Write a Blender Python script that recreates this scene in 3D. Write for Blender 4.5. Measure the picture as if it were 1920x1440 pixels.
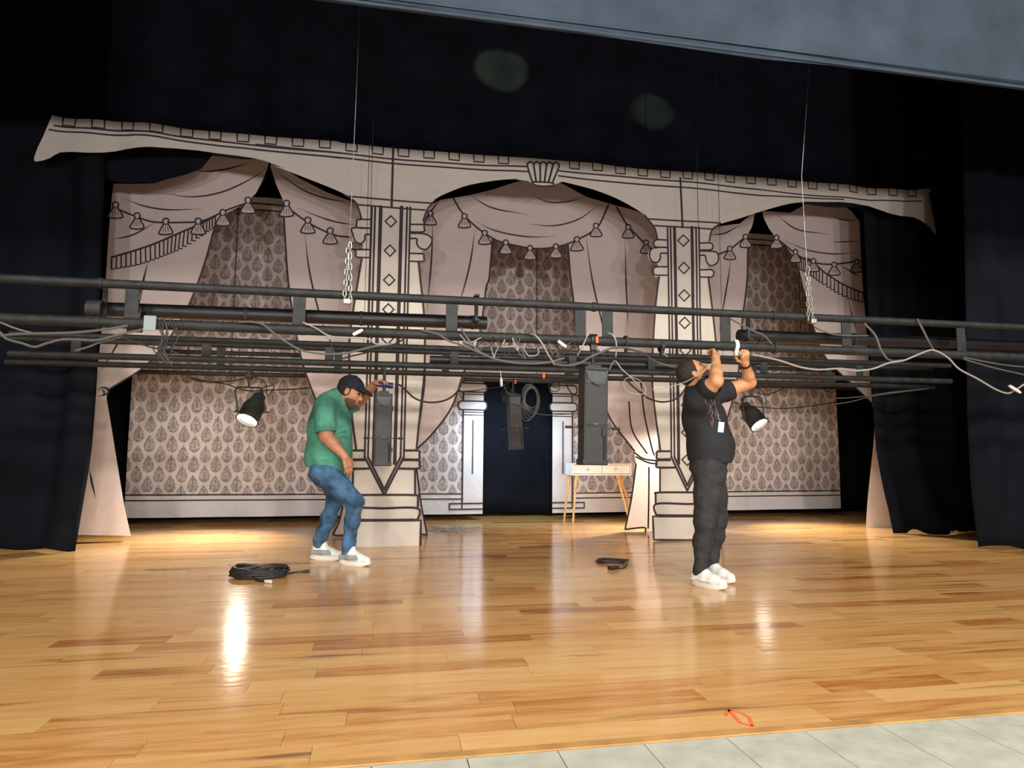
import bpy, bmesh, math, random
import numpy as np
from mathutils import Vector, Matrix
from mathutils.bvhtree import BVHTree

for o in list(bpy.data.objects): bpy.data.objects.remove(o)
SC = bpy.context.scene
COL = SC.collection
rnd = random.Random(7)

# ------------------------------------------------------------------ camera
YAW, PITCH, ROLL, FOC, EYE = 0.188087, 0.098580, -0.006315, 1250.0, 1.0
_f = np.array([math.sin(YAW)*math.cos(PITCH), math.cos(YAW)*math.cos(PITCH), math.sin(PITCH)])
_r = np.array([math.cos(YAW), -math.sin(YAW), 0.0]); _d = np.cross(_f, _r)
R_ = np.array([math.cos(ROLL)*_r + math.sin(ROLL)*_d, -math.sin(ROLL)*_r + math.cos(ROLL)*_d, _f])
cam = bpy.data.cameras.new('camera'); cam.sensor_width = 36.0; cam.lens = FOC/1920*36.0
cam.clip_start = 0.05; cam.clip_end = 200
camo = bpy.data.objects.new('camera', cam); COL.objects.link(camo)
m3 = Matrix((R_[0], -R_[1], -R_[2])).transposed()
camo.matrix_world = Matrix.Translation((0, 0, EYE)) @ m3.to_4x4()
SC.camera = camo

# ------------------------------------------------------------------ light and exposure
SC.view_settings.view_transform = 'Standard'; SC.view_settings.look = 'None'
SC.view_settings.exposure = 0.0; SC.view_settings.gamma = 1.0; SC.view_settings.use_curve_mapping = False
w = bpy.data.worlds.new('hall_dark'); SC.world = w; w.use_nodes = True
w.node_tree.nodes['Background'].inputs[0].default_value = (0.45, 0.6, 1.0, 1)
w.node_tree.nodes['Background'].inputs[1].default_value = 0.08

def spot(name, loc, tgt, power, color, ang, blend=0.5, size=0.1):
    l = bpy.data.lights.new(name, 'SPOT'); l.energy = power; l.color = color
    l.spot_size = math.radians(ang); l.spot_blend = blend; l.shadow_soft_size = size
    o = bpy.data.objects.new(name, l); COL.objects.link(o); o.location = loc
    o.rotation_euler = (Vector(tgt)-Vector(loc)).to_track_quat('-Z', 'Y').to_euler()
    return o
# assumed house lights of the hall: unseen ceiling downlights behind the camera
for x in (-4.0, 0.0, 4.0, 8.0):
    for y in (-1.5, -5.0): spot('assumed_house_light', (x, y, 5.6), (x*0.8+0.6, 4.0, 0.0), 640, (1.0, 0.92, 0.79), 110, 0.6, 0.35)
for x in (-3.5, 0.0, 3.5, 6.0): spot('front_fill_light', (x, -7.5, 1.9), (x*.75+.4, 7.5, 2.3), 1250 if x < 5 else 800, (1.0, 0.93, 0.90), 60, 0.7, 0.25)  # unseen low fill row, added to light the cloths from the front
# assumed cool wash light, unseen source added near the rear pipe, lighting the doorway wall
spot('assumed_cool_wash', (1.62, 8.93, 1.62), (1.80, 9.6, .75), 95, (.60, .81, 1.0), 155, .8, .05)
# two narrow beams from assumed, unseen lamps in the flies catch the black border
spot('assumed_beam_light', (-1.2, 4.6, 5.7), (1.27, 7.5, 5.55), 240, (1.0, 1.0, .40), 8.6, .45, .015)
spot('assumed_beam_light', (5.6, 4.6, 5.5), (3.2, 7.5, 5.22), 150, (1.0, 1.0, .45), 8.0, .6, .015)
# par cans (placed again with their fixtures)
PAR_POWER = 380

# ------------------------------------------------------------------ helpers
def ray(x, y):
    return R_.T @ np.array([(x-960)/FOC, (y-720)/FOC, 1.0])
def at(x, y, Y):
    d = ray(x, y); p = np.array([0, 0, EYE]) + d*(Y/d[1]); return Vector(p)
def onfloor(x, y, z=0.0):
    d = ray(x, y); t = (z-EYE)/d[2]; return Vector(np.array([0, 0, EYE])+t*d)

CROP = {'1': (0, 180, 3), '2': (480, 240, 3), '3': (960, 240, 3), '4': (1280, 320, 3), '5': (0, 640, 3), '6': (480, 640, 3),
        '7': (960, 640, 3), '8': (1400, 640, 3.273), 'a': (0, 500, 4.8), 'b': (360, 520, 4.8), 'c': (720, 520, 4.8),
        'd': (1040, 560, 4.8), 'e': (1400, 540, 3.692), 'f': (540, 680, 6.4), 'g': (540, 860, 6.4), 'p': (0, 0, 1)}
def px(c, pts):
    ox, oy, k = CROP[c]; return [(ox+a/k, oy+b/k) for a, b in pts]
def trace(c, pts, Y):
    return [(p.x, p.z) for p in (at(a, b, Y) for a, b in px(c, pts))]
def smooth(pts, n=6):
    if len(pts) < 3: return [tuple(p) for p in pts]
    P = [np.array(p, float) for p in pts]; P = [2*P[0]-P[1]] + P + [2*P[-1]-P[-2]]; out = []
    for i in range(1, len(P)-2):
        a, b, c, d = P[i-1:i+3]
        for k in range(n):
            t = k/n
            out.append(tuple(0.5*((2*b)+(c-a)*t+(2*a-5*b+4*c-d)*t*t+(-a+3*b-3*c+d)*t**3)))
    out.append(tuple(P[-2])); return out

class MB:
    def __init__(s): s.v = []; s.f = []; s.m = []
    def add(s, vs, fs, mi=0):
        b = len(s.v); s.v += [tuple(v) for v in vs]; s.f += [tuple(i+b for i in f) for f in fs]; s.m += [mi]*len(fs); return s
    def box(s, c, size, rot=None, mi=0, bev=0.0):
        x, y, z = [k/2 for k in size]
        if bev > 0:
            b = min(bev, x*.9, y*.9, z*.9); vs = []; bm = bmesh.new(); bmesh.ops.create_cube(bm, size=1)
            for v in bm.verts: v.co = Vector((v.co.x*2*x, v.co.y*2*y, v.co.z*2*z))
            bmesh.ops.bevel(bm, geom=list(bm.edges), offset=b, segments=2, affect='EDGES', profile=.6)
            bm.verts.index_update(); vs = [v.co.copy() for v in bm.verts]; fs = [tuple(v.index for v in f.verts) for f in bm.faces]; bm.free()
        else:
            vs = [Vector((i*x, j*y, k*z)) for i in (-1, 1) for j in (-1, 1) for k in (-1, 1)]
            fs = [(0, 1, 3, 2), (4, 6, 7, 5), (0, 4, 5, 1), (2, 3, 7, 6), (0, 2, 6, 4), (1, 5, 7, 3)]
        if rot is not None: vs = [rot @ v for v in vs]
        return s.add([v+Vector(c) for v in vs], fs, mi)
    def tube(s, pts, r, n=8, mi=0, cap=True):
        P = [Vector(p) for p in pts]; N = len(P); rs = r if isinstance(r, (list, tuple)) else [r]*N
        t0 = (P[1]-P[0]).normalized(); up = Vector((0, 0, 1)) if abs(t0.z) < .9 else Vector((1, 0, 0))
        a = t0.cross(up).normalized(); vs = []; fs = []
        for i in range(N):
            t = (P[min(i+1, N-1)]-P[max(i-1, 0)])
            t = t.normalized() if t.length > 1e-9 else t0
            a = (a - t*a.dot(t)); a = a.normalized() if a.length > 1e-6 else t.orthogonal().normalized(); b = t.cross(a)
            for k in range(n):
                an = 2*math.pi*k/n; vs.append(P[i]+(a*math.cos(an)+b*math.sin(an))*rs[i])
        for i in range(N-1):
            for k in range(n): fs.append((i*n+k, i*n+(k+1) % n, (i+1)*n+(k+1) % n, (i+1)*n+k))
        if cap: fs.append(tuple(range(n-1, -1, -1))); fs.append(tuple((N-1)*n+k for k in range(n)))
        return s.add(vs, fs, mi)
    def lathe(s, o, axis, prof, n=20, mi=0):
        o = Vector(o); ax = Vector(axis).normalized(); a = ax.orthogonal().normalized(); b = ax.cross(a); vs = []; fs = []
        for (d, r) in prof:
            for k in range(n):
                an = 2*math.pi*k/n; vs.append(o+ax*d+(a*math.cos(an)+b*math.sin(an))*r)
        for i in range(len(prof)-1):
            for k in range(n): fs.append((i*n+k, i*n+(k+1) % n, (i+1)*n+(k+1) % n, (i+1)*n+k))
        return s.add(vs, fs, mi)

def wloc(o):
    p = Vector((0, 0, 0))
    while o is not None: p += o.location; o = o.parent
    return p
def mesh_obj(name, vs, fs, mats, parent=None, base=(0, 0, 0), smoothed=False, mi=None):
    off = wloc(parent) if parent is not None else Vector(base)
    me = bpy.data.meshes.new(name); me.from_pydata([tuple(Vector(v)-off) for v in vs], [], fs); me.update()
    for m in (mats if isinstance(mats, (list, tuple)) else [mats]): me.materials.append(m)
    if mi: me.polygons.foreach_set('material_index', mi)
    if smoothed: me.polygons.foreach_set('use_smooth', [True]*len(me.polygons))
    o = bpy.data.objects.new(name, me); COL.objects.link(o)
    if parent is not None: o.parent = parent
    else: o.location = base
    return o
def part(name, mb, mats, parent=None, base=(0, 0, 0), smoothed=False, label=None):
    o = mesh_obj(name, mb.v, mb.f, mats, parent, base, smoothed, mb.m)
    if smoothed:
        me = o.data; me.update()
        try: me.set_sharp_from_angle(angle=math.radians(45))
        except Exception: pass
    if label: o['label'] = label
    return o
def tag(o, label=None, cat=None, group=None, kind=None):
    if label: o['label'] = label
    if cat: o['category'] = cat
    if group: o['group'] = group
    if kind: o['kind'] = kind
    return o
def thing(name, label, cat, loc=(0, 0, 0), group=None):
    o = bpy.data.objects.new(name, None); COL.objects.link(o); o.location = loc; o.empty_display_size = .1
    return tag(o, label, cat, group)

# ------------------------------------------------------------------ materials
def nodes(m): m.use_nodes = True; return m.node_tree, m.node_tree.nodes, m.node_tree.links, m.node_tree.nodes['Principled BSDF']
def mat(name, col, rough=.6, metal=0.0, var=0.0, scale=8.0, bump=0.0, bscale=40.0, spec=.5, sheen=0.0, emit=None, estr=0, coat=0):
    m = bpy.data.materials.new(name); nt, N, L, b = nodes(m)
    b.inputs['Base Color'].default_value = (*col, 1); b.inputs['Roughness'].default_value = rough; b.inputs['Metallic'].default_value = metal
    b.inputs['Specular IOR Level'].default_value = spec; b.inputs['Coat Weight'].default_value = coat
    if sheen: b.inputs['Sheen Weight'].default_value = sheen
    if emit: b.inputs['Emission Color'].default_value = (*emit, 1); b.inputs['Emission Strength'].default_value = estr
    tc = N.new('ShaderNodeTexCoord')
    if var:
        n = N.new('ShaderNodeTexNoise'); n.inputs['Scale'].default_value = scale; n.inputs['Detail'].default_value = 5
        L.new(tc.outputs['Object'], n.inputs['Vector'])
        mx = N.new('ShaderNodeMix'); mx.data_type = 'RGBA'
        mx.inputs['A'].default_value = (*[c*(1-var) for c in col], 1); mx.inputs['B'].default_value = (*[min(1, c*(1+var)) for c in col], 1)
        rp = N.new('ShaderNodeMapRange'); rp.inputs[1].default_value = .3; rp.inputs[2].default_value = .7
        L.new(n.outputs['Fac'], rp.inputs[0]); L.new(rp.outputs[0], mx.inputs['Factor']); L.new(mx.outputs['Result'], b.inputs['Base Color'])
    if bump:
        n2 = N.new('ShaderNodeTexNoise'); n2.inputs['Scale'].default_value = bscale; n2.inputs['Detail'].default_value = 4
        L.new(tc.outputs['Object'], n2.inputs['Vector'])
        bp = N.new('ShaderNodeBump'); bp.inputs['Strength'].default_value = bump; bp.inputs['Distance'].default_value = .02
        L.new(n2.outputs['Fac'], bp.inputs['Height']); L.new(bp.outputs['Normal'], b.inputs['Normal'])
    return m

class NG:
    """tiny expression helper on math nodes"""
    def __init__(s, nt): s.nt = nt; s.N = nt.nodes; s.L = nt.links
    def m(s, op, *a):
        n = s.N.new('ShaderNodeMath'); n.operation = op
        for i, v in enumerate(a):
            if isinstance(v, (int, float)): n.inputs[i].default_value = v
            else: s.L.new(v, n.inputs[i])
        return n.outputs[0]

def cloth_mat(name, col, transl=.3, damask=False, bump=.35):
    m = bpy.data.materials.new(name); nt, N, L, b = nodes(m); g = NG(nt)
    b.inputs['Roughness'].default_value = .9; b.inputs['Specular IOR Level'].default_value = .1
    tc = N.new('ShaderNodeTexCoord')
    n = N.new('ShaderNodeTexNoise'); n.inputs['Scale'].default_value = 1.6; n.inputs['Detail'].default_value = 6; n.inputs['Roughness'].default_value = .6
    L.new(tc.outputs['Object'], n.inputs['Vector'])
    mx = N.new('ShaderNodeMix'); mx.data_type = 'RGBA'
    mx.inputs['A'].default_value = (*[c*.9 for c in col], 1); mx.inputs['B'].default_value = (*[min(1, c*1.07) for c in col], 1)
    L.new(n.outputs['Fac'], mx.inputs['Factor']); color = mx.outputs['Result']
    if damask:
        sp = N.new('ShaderNodeSeparateXYZ'); L.new(tc.outputs['Object'], sp.inputs[0]); X, Z = sp.outputs[0], sp.outputs[2]
        nz = N.new('ShaderNodeTexNoise'); nz.inputs['Scale'].default_value = 38; nz.inputs['Detail'].default_value = 2
        L.new(tc.outputs['Object'], nz.inputs['Vector'])
        wob = g.m('MULTIPLY', g.m('SUBTRACT', nz.outputs['Fac'], .5), .05)
        CW, CH = .277, .264; res = None
        for off in (0.0, .5):
            p = g.m('MULTIPLY', g.m('SUBTRACT', g.m('FRACT', g.m('ADD', g.m('DIVIDE', X, CW), off+50.0)), .5), CW)
            q = g.m('MULTIPLY', g.m('SUBTRACT', g.m('FRACT', g.m('ADD', g.m('DIVIDE', Z, CH), off+50.0)), .5), CH)
            t = g.m('MINIMUM', g.m('MAXIMUM', g.m('DIVIDE', g.m('ADD', q, .118), .236), 0.0001), .9999)
            wd = g.m('MULTIPLY', g.m('MULTIPLY', g.m('POWER', t, .55), g.m('POWER', g.m('SUBTRACT', 1.0, t), 1.15)), .232)
            ap = g.m('ADD', g.m('ABSOLUTE', p), wob)
            r = g.m('DIVIDE', ap, g.m('ADD', wd, .0001))
            inside = g.m('LESS_THAN', r, 1.0)
            ring = g.m('MULTIPLY', g.m('GREATER_THAN', r, .60), g.m('LESS_THAN', r, .84))
            core = g.m('LESS_THAN', r, .20)
            mid = g.m('MULTIPLY', g.m('LESS_THAN', g.m('ABSOLUTE', g.m('SUBTRACT', r, .40)), .08), g.m('LESS_THAN', t, .62))
            top = g.m('GREATER_THAN', t, .66)
            foot = g.m('MULTIPLY', g.m('LESS_THAN', t, .16), g.m('LESS_THAN', r, .6))
            lines = g.m('MAXIMUM', g.m('MAXIMUM', ring, core), g.m('MAXIMUM', g.m('MAXIMUM', mid, top), foot))
            brk = g.m('GREATER_THAN', nz.outputs['Fac'], .43)
            edge_ = g.m('MINIMUM', g.m('MAXIMUM', g.m('MULTIPLY', g.m('SUBTRACT', 1.0, r), 5.0), 0.0), 1.0)
            a = g.m('MULTIPLY', g.m('MULTIPLY', inside, edge_), g.m('ADD', .22, g.m('MULTIPLY', .46, g.m('MULTIPLY', lines, brk))))
            res = a if res is None else g.m('MAXIMUM', res, a)
        m2 = N.new('ShaderNodeMix'); m2.data_type = 'RGBA'; L.new(res, m2.inputs['Factor']); L.new(color, m2.inputs['A'])
        m2.inputs['B'].default_value = (.09, .082, .08, 1); color = m2.outputs['Result']
    L.new(color, b.inputs['Base Color'])
    n2 = N.new('ShaderNodeTexNoise'); n2.inputs['Scale'].default_value = 5; n2.inputs['Detail'].default_value = 5; n2.inputs['Distortion'].default_value = 1.2
    L.new(tc.outputs['Object'], n2.inputs['Vector'])
    bp = N.new('ShaderNodeBump'); bp.inputs['Strength'].default_value = bump; bp.inputs['Distance'].default_value = .06
    L.new(n2.outputs['Fac'], bp.inputs['Height']); L.new(bp.outputs['Normal'], b.inputs['Normal'])
    tr = N.new('ShaderNodeBsdfTranslucent'); L.new(color, tr.inputs['Color'])
    ms = N.new('ShaderNodeMixShader'); ms.inputs[0].default_value = transl
    L.new(b.outputs[0], ms.inputs[1]); L.new(tr.outputs[0], ms.inputs[2]); L.new(ms.outputs[0], N['Material Output'].inputs[0])
    return m

def wood_mat():
    m = bpy.data.materials.new('polished_maple_boards'); nt, N, L, b = nodes(m); g = NG(nt)
    at_ = N.new('ShaderNodeAttribute'); at_.attribute_name = 'tone'
    at2 = N.new('ShaderNodeAttribute'); at2.attribute_name = 'seed'
    geo = N.new('ShaderNodeNewGeometry')
    sp = N.new('ShaderNodeSeparateXYZ'); L.new(geo.outputs['Position'], sp.inputs[0])
    cb = N.new('ShaderNodeCombineXYZ')
    L.new(g.m('ADD', g.m('MULTIPLY', sp.outputs[0], 1.1), g.m('MULTIPLY', at2.outputs['Fac'], 37.0)), cb.inputs[0])
    L.new(g.m('ADD', g.m('MULTIPLY', sp.outputs[1], 11.0), g.m('MULTIPLY', at2.outputs['Fac'], 91.0)), cb.inputs[1])
    n1 = N.new('ShaderNodeTexNoise'); n1.inputs['Scale'].default_value = 1.6; n1.inputs['Detail'].default_value = 7; n1.inputs['Roughness'].default_value = .62; n1.inputs['Distortion'].default_value = .7
    L.new(cb.outputs[0], n1.inputs['Vector'])
    cr = N.new('ShaderNodeValToRGB')
    e = cr.color_ramp.elements
    e[0].position = 0.0; e[0].color = (.76, .46, .185, 1); e[1].position = 1.0; e[1].color = (.22, .07, .018, 1)
    x = e.new(.38); x.color = (.66, .345, .115, 1); x = e.new(.62); x.color = (.49, .20, .055, 1)
    tone = g.m('ADD', g.m('MULTIPLY', at_.outputs['Fac'], .66), g.m('MULTIPLY', g.m('SUBTRACT', n1.outputs['Fac'], .5), 1.25))
    L.new(tone, cr.inputs[0])
    # dark mineral streaks and knots
    n2 = N.new('ShaderNodeTexNoise'); n2.inputs['Scale'].default_value = .9; n2.inputs['Detail'].default_value = 3; L.new(cb.outputs[0], n2.inputs['Vector'])
    st = N.new('ShaderNodeMapRange'); st.inputs[1].default_value = .61; st.inputs[2].default_value = .74; L.new(n2.outputs['Fac'], st.inputs[0])
    mx = N.new('ShaderNodeMix'); mx.data_type = 'RGBA'; L.new(g.m('MULTIPLY', st.outputs[0], .75), mx.inputs['Factor'])
    L.new(cr.outputs[0], mx.inputs['A']); mx.inputs['B'].default_value = (.13, .045, .014, 1)
    L.new(mx.outputs['Result'], b.inputs['Base Color'])
    b.inputs['Roughness'].default_value = .17; b.inputs['Specular IOR Level'].default_value = .45
    b.inputs['Coat Weight'].default_value = .15; b.inputs['Coat Roughness'].default_value = .08
    n3 = N.new('ShaderNodeTexNoise'); n3.inputs['Scale'].default_value = 7; n3.inputs['Detail'].default_value = 4
    mp = N.new('ShaderNodeMapping'); mp.inputs['Scale'].default_value = (1.2, 3.0, 1); L.new(geo.outputs['Position'], mp.inputs['Vector']); L.new(mp.outputs[0], n3.inputs['Vector'])
    bp = N.new('ShaderNodeBump'); bp.inputs['Strength'].default_value = .06; bp.inputs['Distance'].default_value = .02
    L.new(n3.outputs['Fac'], bp.inputs['Height']); L.new(bp.outputs['Normal'], b.inputs['Normal']); L.new(bp.outputs['Normal'], b.inputs['Coat Normal'])
    return m

M = {}
M['wood'] = wood_mat()
M['portal'] = cloth_mat('cream_portal_cloth', (.71, .665, .60), .2)
M['drape'] = cloth_mat('pink_white_drape_cloth', (.75, .655, .635), .32)
M['wallwhite'] = cloth_mat('white_wall_cloth', (.77, .765, .785), .2)
M['damask'] = cloth_mat('damask_wall_cloth', (.75, .685, .675), .2, damask=True)
M['ink'] = mat('printed_black_ink', (.035, .022, .026), .8)
M['blackcloth'] = mat('black_stage_cloth', (.0062, .0078, .0122), .95, var=.3, scale=2, bump=.25, bscale=7, spec=.1)
M['navycloth'] = mat('navy_border_cloth', (.034, .046, .082), .95, var=.3, scale=2, bump=.25, bscale=7, spec=.1)
M['valance'] = mat('grey_velour', (.042, .058, .08), .95, var=.22, scale=2.2, bump=.3, bscale=60, spec=.1)
M['steel'] = mat('dusty_black_steel', (.0165, .019, .0205), .62, .15, var=.45, scale=14, bump=.15, bscale=60)
M['steel2'] = mat('dark_pipe_steel', (.024, .022, .022), .6, .15, var=.45, scale=14, bump=.15, bscale=60)
M['tube'] = mat('matte_black_tube', (.012, .012, .014), .45, var=.4, scale=5)
M['tile'] = mat('beige_stone_tile', (.52, .53, .46), .45, var=.14, scale=9, bump=.08, bscale=35)
M['grout'] = mat('grey_grout', (.28, .27, .24), .9)
M['edge'] = mat('yellow_wood_nosing', (.50, .27, .09), .6, var=.25, scale=6)
M['sub'] = mat('dark_subfloor', (.06, .025, .01), .7)
M['black'] = mat('flat_black_paint', (.008, .009, .012), .9)
M['greycable'] = mat('grey_cable_jacket', (.10, .098, .095), .5)
M['lightcable'] = mat('white_cable_jacket', (.30, .285, .27), .5)
M['blackcable'] = mat('black_cable_jacket', (.02, .018, .018), .5)
M['chain'] = mat('zinc_chain', (.34, .33, .30), .4, .8)
M['wire'] = mat('steel_wire', (.28, .29, .31), .4, .7)
M['can'] = mat('black_par_can', (.03, .03, .026), .45, .1, var=.3, scale=10)
M['lens'] = mat('lit_par_lens', (1, 1, 1), .3, emit=(1, .93, .8), estr=14)
M['coollens'] = mat('assumed_lit_cool_lens', (1, 1, 1), .3, emit=(.75, .88, 1), estr=6)
M['case'] = mat('dark_grey_plastic_case', (.023, .0235, .0225), .55, var=.2, scale=12)
M['caserim'] = mat('black_case_rim', (.015, .016, .017), .5)
M['caseface'] = mat('slate_case_face', (.05, .062, .07), .5)
M['orange'] = mat('orange_plastic', (.95, .13, .02), .5)
M['tape'] = mat('orange_tape', (.9, .16, .05), .6)
M['whiteplastic'] = mat('white_plastic', (.72, .72, .68), .45)
M['tablewhite'] = mat('white_lacquer', (.85, .86, .84), .3)
M['legwood'] = mat('pale_leg_wood', (.72, .43, .16), .45, var=.2, scale=12)
M['knob'] = mat('brushed_knob', (.3, .3, .32), .35, .8)
M['bluebox'] = mat('blue_black_connector', (.02, .03, .12), .4)
M['skinA'] = mat('tan_skin', (.46, .215, .12), .5, var=.12, scale=20)
M['skinB'] = mat('light_brown_skin', (.56, .27, .13), .5, var=.12, scale=20)
M['green'] = mat('green_tshirt', (.065, .26, .185), .9, var=.28, scale=9, bump=.5, bscale=14)
M['tee'] = mat('black_tshirt', (.012, .013, .018), .85, var=.3, scale=6, bump=.5, bscale=14)
M['jeans'] = mat('blue_denim', (.04, .11, .21), .85, var=.75, scale=7, bump=.9, bscale=22)
M['darkjeans'] = mat('charcoal_denim', (.024, .025, .028), .85, var=.4, scale=7, bump=.7, bscale=18)
M['cap'] = mat('navy_cap', (.008, .009, .02), .8, bump=.2)
M['hair'] = mat('dark_hair', (.022, .014, .01), .7, bump=.6, bscale=90)
M['beard'] = mat('brown_beard', (.10, .05, .028), .8, bump=.6, bscale=90)
M['eye'] = mat('dark_eye', (.02, .012, .01), .2)
M['lip'] = mat('lip_skin', (.36, .13, .10), .5)
M['shoewhite'] = mat('white_leather', (.74, .77, .75), .45, var=.06, scale=20)
M['shoegrey'] = mat('grey_suede', (.30, .31, .31), .8, var=.15, scale=20)
M['sole'] = mat('white_rubber_sole', (.78, .77, .72), .5)
M['badge'] = mat('pale_blue_badge', (.55, .75, .78), .35)
M['paper'] = mat('dull_paper', (.26, .32, .34), .7)
M['teeprint'] = mat('grey_shirt_print', (.20, .17, .18), .9)
M['teered'] = mat('red_shirt_print', (.4, .10, .06), .9)

# ------------------------------------------------------------------ setting: floor
FRONT = 2.275; PW = .1365; BACKY = 11.2
def plank_mesh(mb, x0, x1, y0, y1, z, g=.0012):
    x0 += g*.6; x1 -= g*.6; y0 += g*.6; y1 -= g*.6; b = z-.018
    mb.add([(x0, y0, b), (x1, y0, b), (x1, y1, b), (x0, y1, b), (x0, y0, z), (x1, y0, z), (x1, y1, z), (x0, y1, z)],
           [(0, 1, 5, 4), (1, 2, 6, 5), (2, 3, 7, 6), (3, 0, 4, 7), (4, 5, 6, 7)])
def set_attr(o, name, vals):
    a = o.data.attributes.new(name, 'FLOAT', 'FACE'); a.data.foreach_set('value', vals)
mb = MB(); mb.box((2.0, (FRONT+BACKY)/2, -.06), (24, BACKY-FRONT, .08)); floor = part('floor', mb, M['sub'], None, (0, 0, 0)); tag(floor, kind='structure')
rest = MB(); rt = []; rs = []; cand = []
row = 0; y = FRONT+.045
while y < BACKY-.02:
    xl = -1.6-.55*y if y < 7.5 else -8; xr = 1.6+1.15*y if y < 7.5 else 11
    x = xl - rnd.random()*1.2
    while x < xr:
        ln = rnd.choice([.45, .6, .75, .9, 1.05, 1.25, 1.5]) * rnd.uniform(.9, 1.1)
        tone = min(1, max(0, rnd.gauss(.42, .27))); sd = rnd.random()
        vis = (x+ln > -0.55*y+.25) and (x < 1.12*y+.3)
        cand.append((x, x+ln, y, min(y+PW, BACKY), tone, sd, vis))
        x += ln
    y += PW; row += 1
vis = [c for c in cand if c[6]][:300]; vs_ = set(id(c) for c in vis)
for c in cand:
    if id(c) in vs_:
        mb = MB(); plank_mesh(mb, c[0], c[1], c[2], c[3], 0.0); o = part('plank', mb, M['wood'], floor)
        set_attr(o, 'tone', [c[4]]*len(mb.f)); set_attr(o, 'seed', [c[5]]*len(mb.f))
    else:
        n0 = len(rest.f); plank_mesh(rest, c[0], c[1], c[2], c[3], 0.0); k = len(rest.f)-n0; rt += [c[4]]*k; rs += [c[5]]*k
o = part('planks', rest, M['wood'], floor); tag(o, kind='stuff'); set_attr(o, 'tone', rt); set_attr(o, 'seed', rs)
mb = MB(); mb.box((2, FRONT+.0215, -.003), (20, .043, .012), bev=.003); o = part('edge_nosing', mb, M['edge'], floor)
# tiled apron in front of the boards
mb = MB(); mb.box((2, FRONT-1.6, -.062), (20, 3.198, .09)); apron = part('floor_apron', mb, M['grout']); tag(apron, kind='structure')
TX0 = .595-.305*18; proto = None
for j in range(3):
    for i in range(48):
        x0 = TX0+.305*i; y1 = FRONT-.003-.61*j
        if j and (x0 < -1.4 or x0 > 3.4): continue
        if proto is None:
            mb = MB(); mb.box((0, 0, 0), (.3015, .6065, .016), bev=.0012); proto = part('tile', mb, M['tile'], apron); o = proto
        else:
            o = proto.copy(); COL.objects.link(o); o.parent = apron
        o.location = (x0+.1525, y1-.305, -.0088)
# shell
def shell(name, c, s):
    mb = MB(); mb.box(c, s); tag(part(name, mb, M['black'], None, c), kind='structure')
shell('wall_back', (2, BACKY+.1, 4), (24, .2, 9)); shell('wall_left', (-8.0, 5.5, 4), (.2, 12, 9)); shell('wall_right', (11.2, 5.5, 4), (.2, 12, 9))
shell('ceiling', (2, 7.4, 7.6), (20, 8, .2))

# ------------------------------------------------------------------ cloth tools
def cloth_mesh(outline, Y, disp, cell, extra_x=(), extra_z=()):
    bm = bmesh.new(); vs = [bm.verts.new((x, 0, z)) for x, z in outline]; bm.faces.new(vs)
    xs = [p[0] for p in outline]; zs = [p[1] for p in outline]
    def cut(co, no): bmesh.ops.bisect_plane(bm, geom=list(bm.verts)+list(bm.edges)+list(bm.faces), dist=1e-5, plane_co=co, plane_no=no)
    x = math.ceil(min(xs)/cell)*cell
    for q in list(np.arange(x, max(xs), cell))+list(extra_x): cut((q, 0, 0), (1, 0, 0))
    z = math.ceil(min(zs)/cell)*cell
    for q in list(np.arange(z, max(zs), cell))+list(extra_z): cut((0, 0, q), (0, 0, 1))
    bmesh.ops.triangulate(bm, faces=[f for f in bm.faces if len(f.verts) > 4])
    bm.verts.index_update(); V = [(v.co.x, Y+disp(v.co.x, v.co.z), v.co.z) for v in bm.verts]
    F = []
    for f in bm.faces:
        f.normal_update(); ids = [v.index for v in f.verts]
        F.append(tuple(ids if f.normal.y < 0 else ids[::-1]))
    bm.free(); return V, F
class Print:
    """printed ink lines lying on a cloth at depth Y"""
    def __init__(s, Y, disp, off=.004): s.mb = MB(); s.Y = Y; s.disp = disp; s.off = off
    def P(s, x, z): return (x, s.Y+s.disp(x, z)-s.off, z)
    def line(s, pts, wd=.02, closed=False, sm=True, taper=False):
        if sm and len(pts) > 2: pts = smooth(list(pts)+([pts[0]] if closed else []), 6)
        elif closed: pts = list(pts)+[pts[0]]
        Q = [np.array(pts[0], float)]
        for p in pts[1:]:
            p = np.array(p, float); d = np.linalg.norm(p-Q[-1]); n = max(1, int(d/.1))
            if d < 1e-5: continue
            st = Q[-1]
            for k in range(1, n+1): Q.append(st+(p-st)*k/n)
        n = len(Q)
        if n < 2: return
        vs = []
        for i in range(n):
            if closed: a, b = Q[(i-1) % (n-1)], Q[(i+1) % (n-1)] if i < n-1 else Q[1]
            else: a, b = Q[max(i-1, 0)], Q[min(i+1, n-1)]
            t = b-a; t = t/(np.linalg.norm(t)+1e-9); nn = np.array([-t[1], t[0]])
            h = wd/2
            if taper: h *= max(.15, min(1, 3*i/n, 3*(n-1-i)/n))
            e = t*h*.8*(1 if (i == n-1 and not closed) else -1 if (i == 0 and not closed) else 0)
            c = Q[i]+e
            for sg in (1, -1): q = c+nn*h*sg; vs.append(s.P(q[0], q[1]))
        s.mb.add(vs, [(2*i, 2*i+1, 2*i+3, 2*i+2) for i in range(n-1)])
    def build(s, parent, name='printed_lines'): return part(name, s.mb, M['ink'], parent)
def rrect(x0, x1, z0, z1, r):
    r = min(r, abs(x1-x0)/2, abs(z1-z0)/2); out = []
    for cx, cz, a0 in ((x1-r, z1-r, 0), (x0+r, z1-r, 90), (x0+r, z0+r, 180), (x1-r, z0+r, 270)):
        for k in range(5): a = math.radians(a0+22.5*k); out.append((cx+r*math.cos(a), cz+r*math.sin(a)))
    return out

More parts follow.
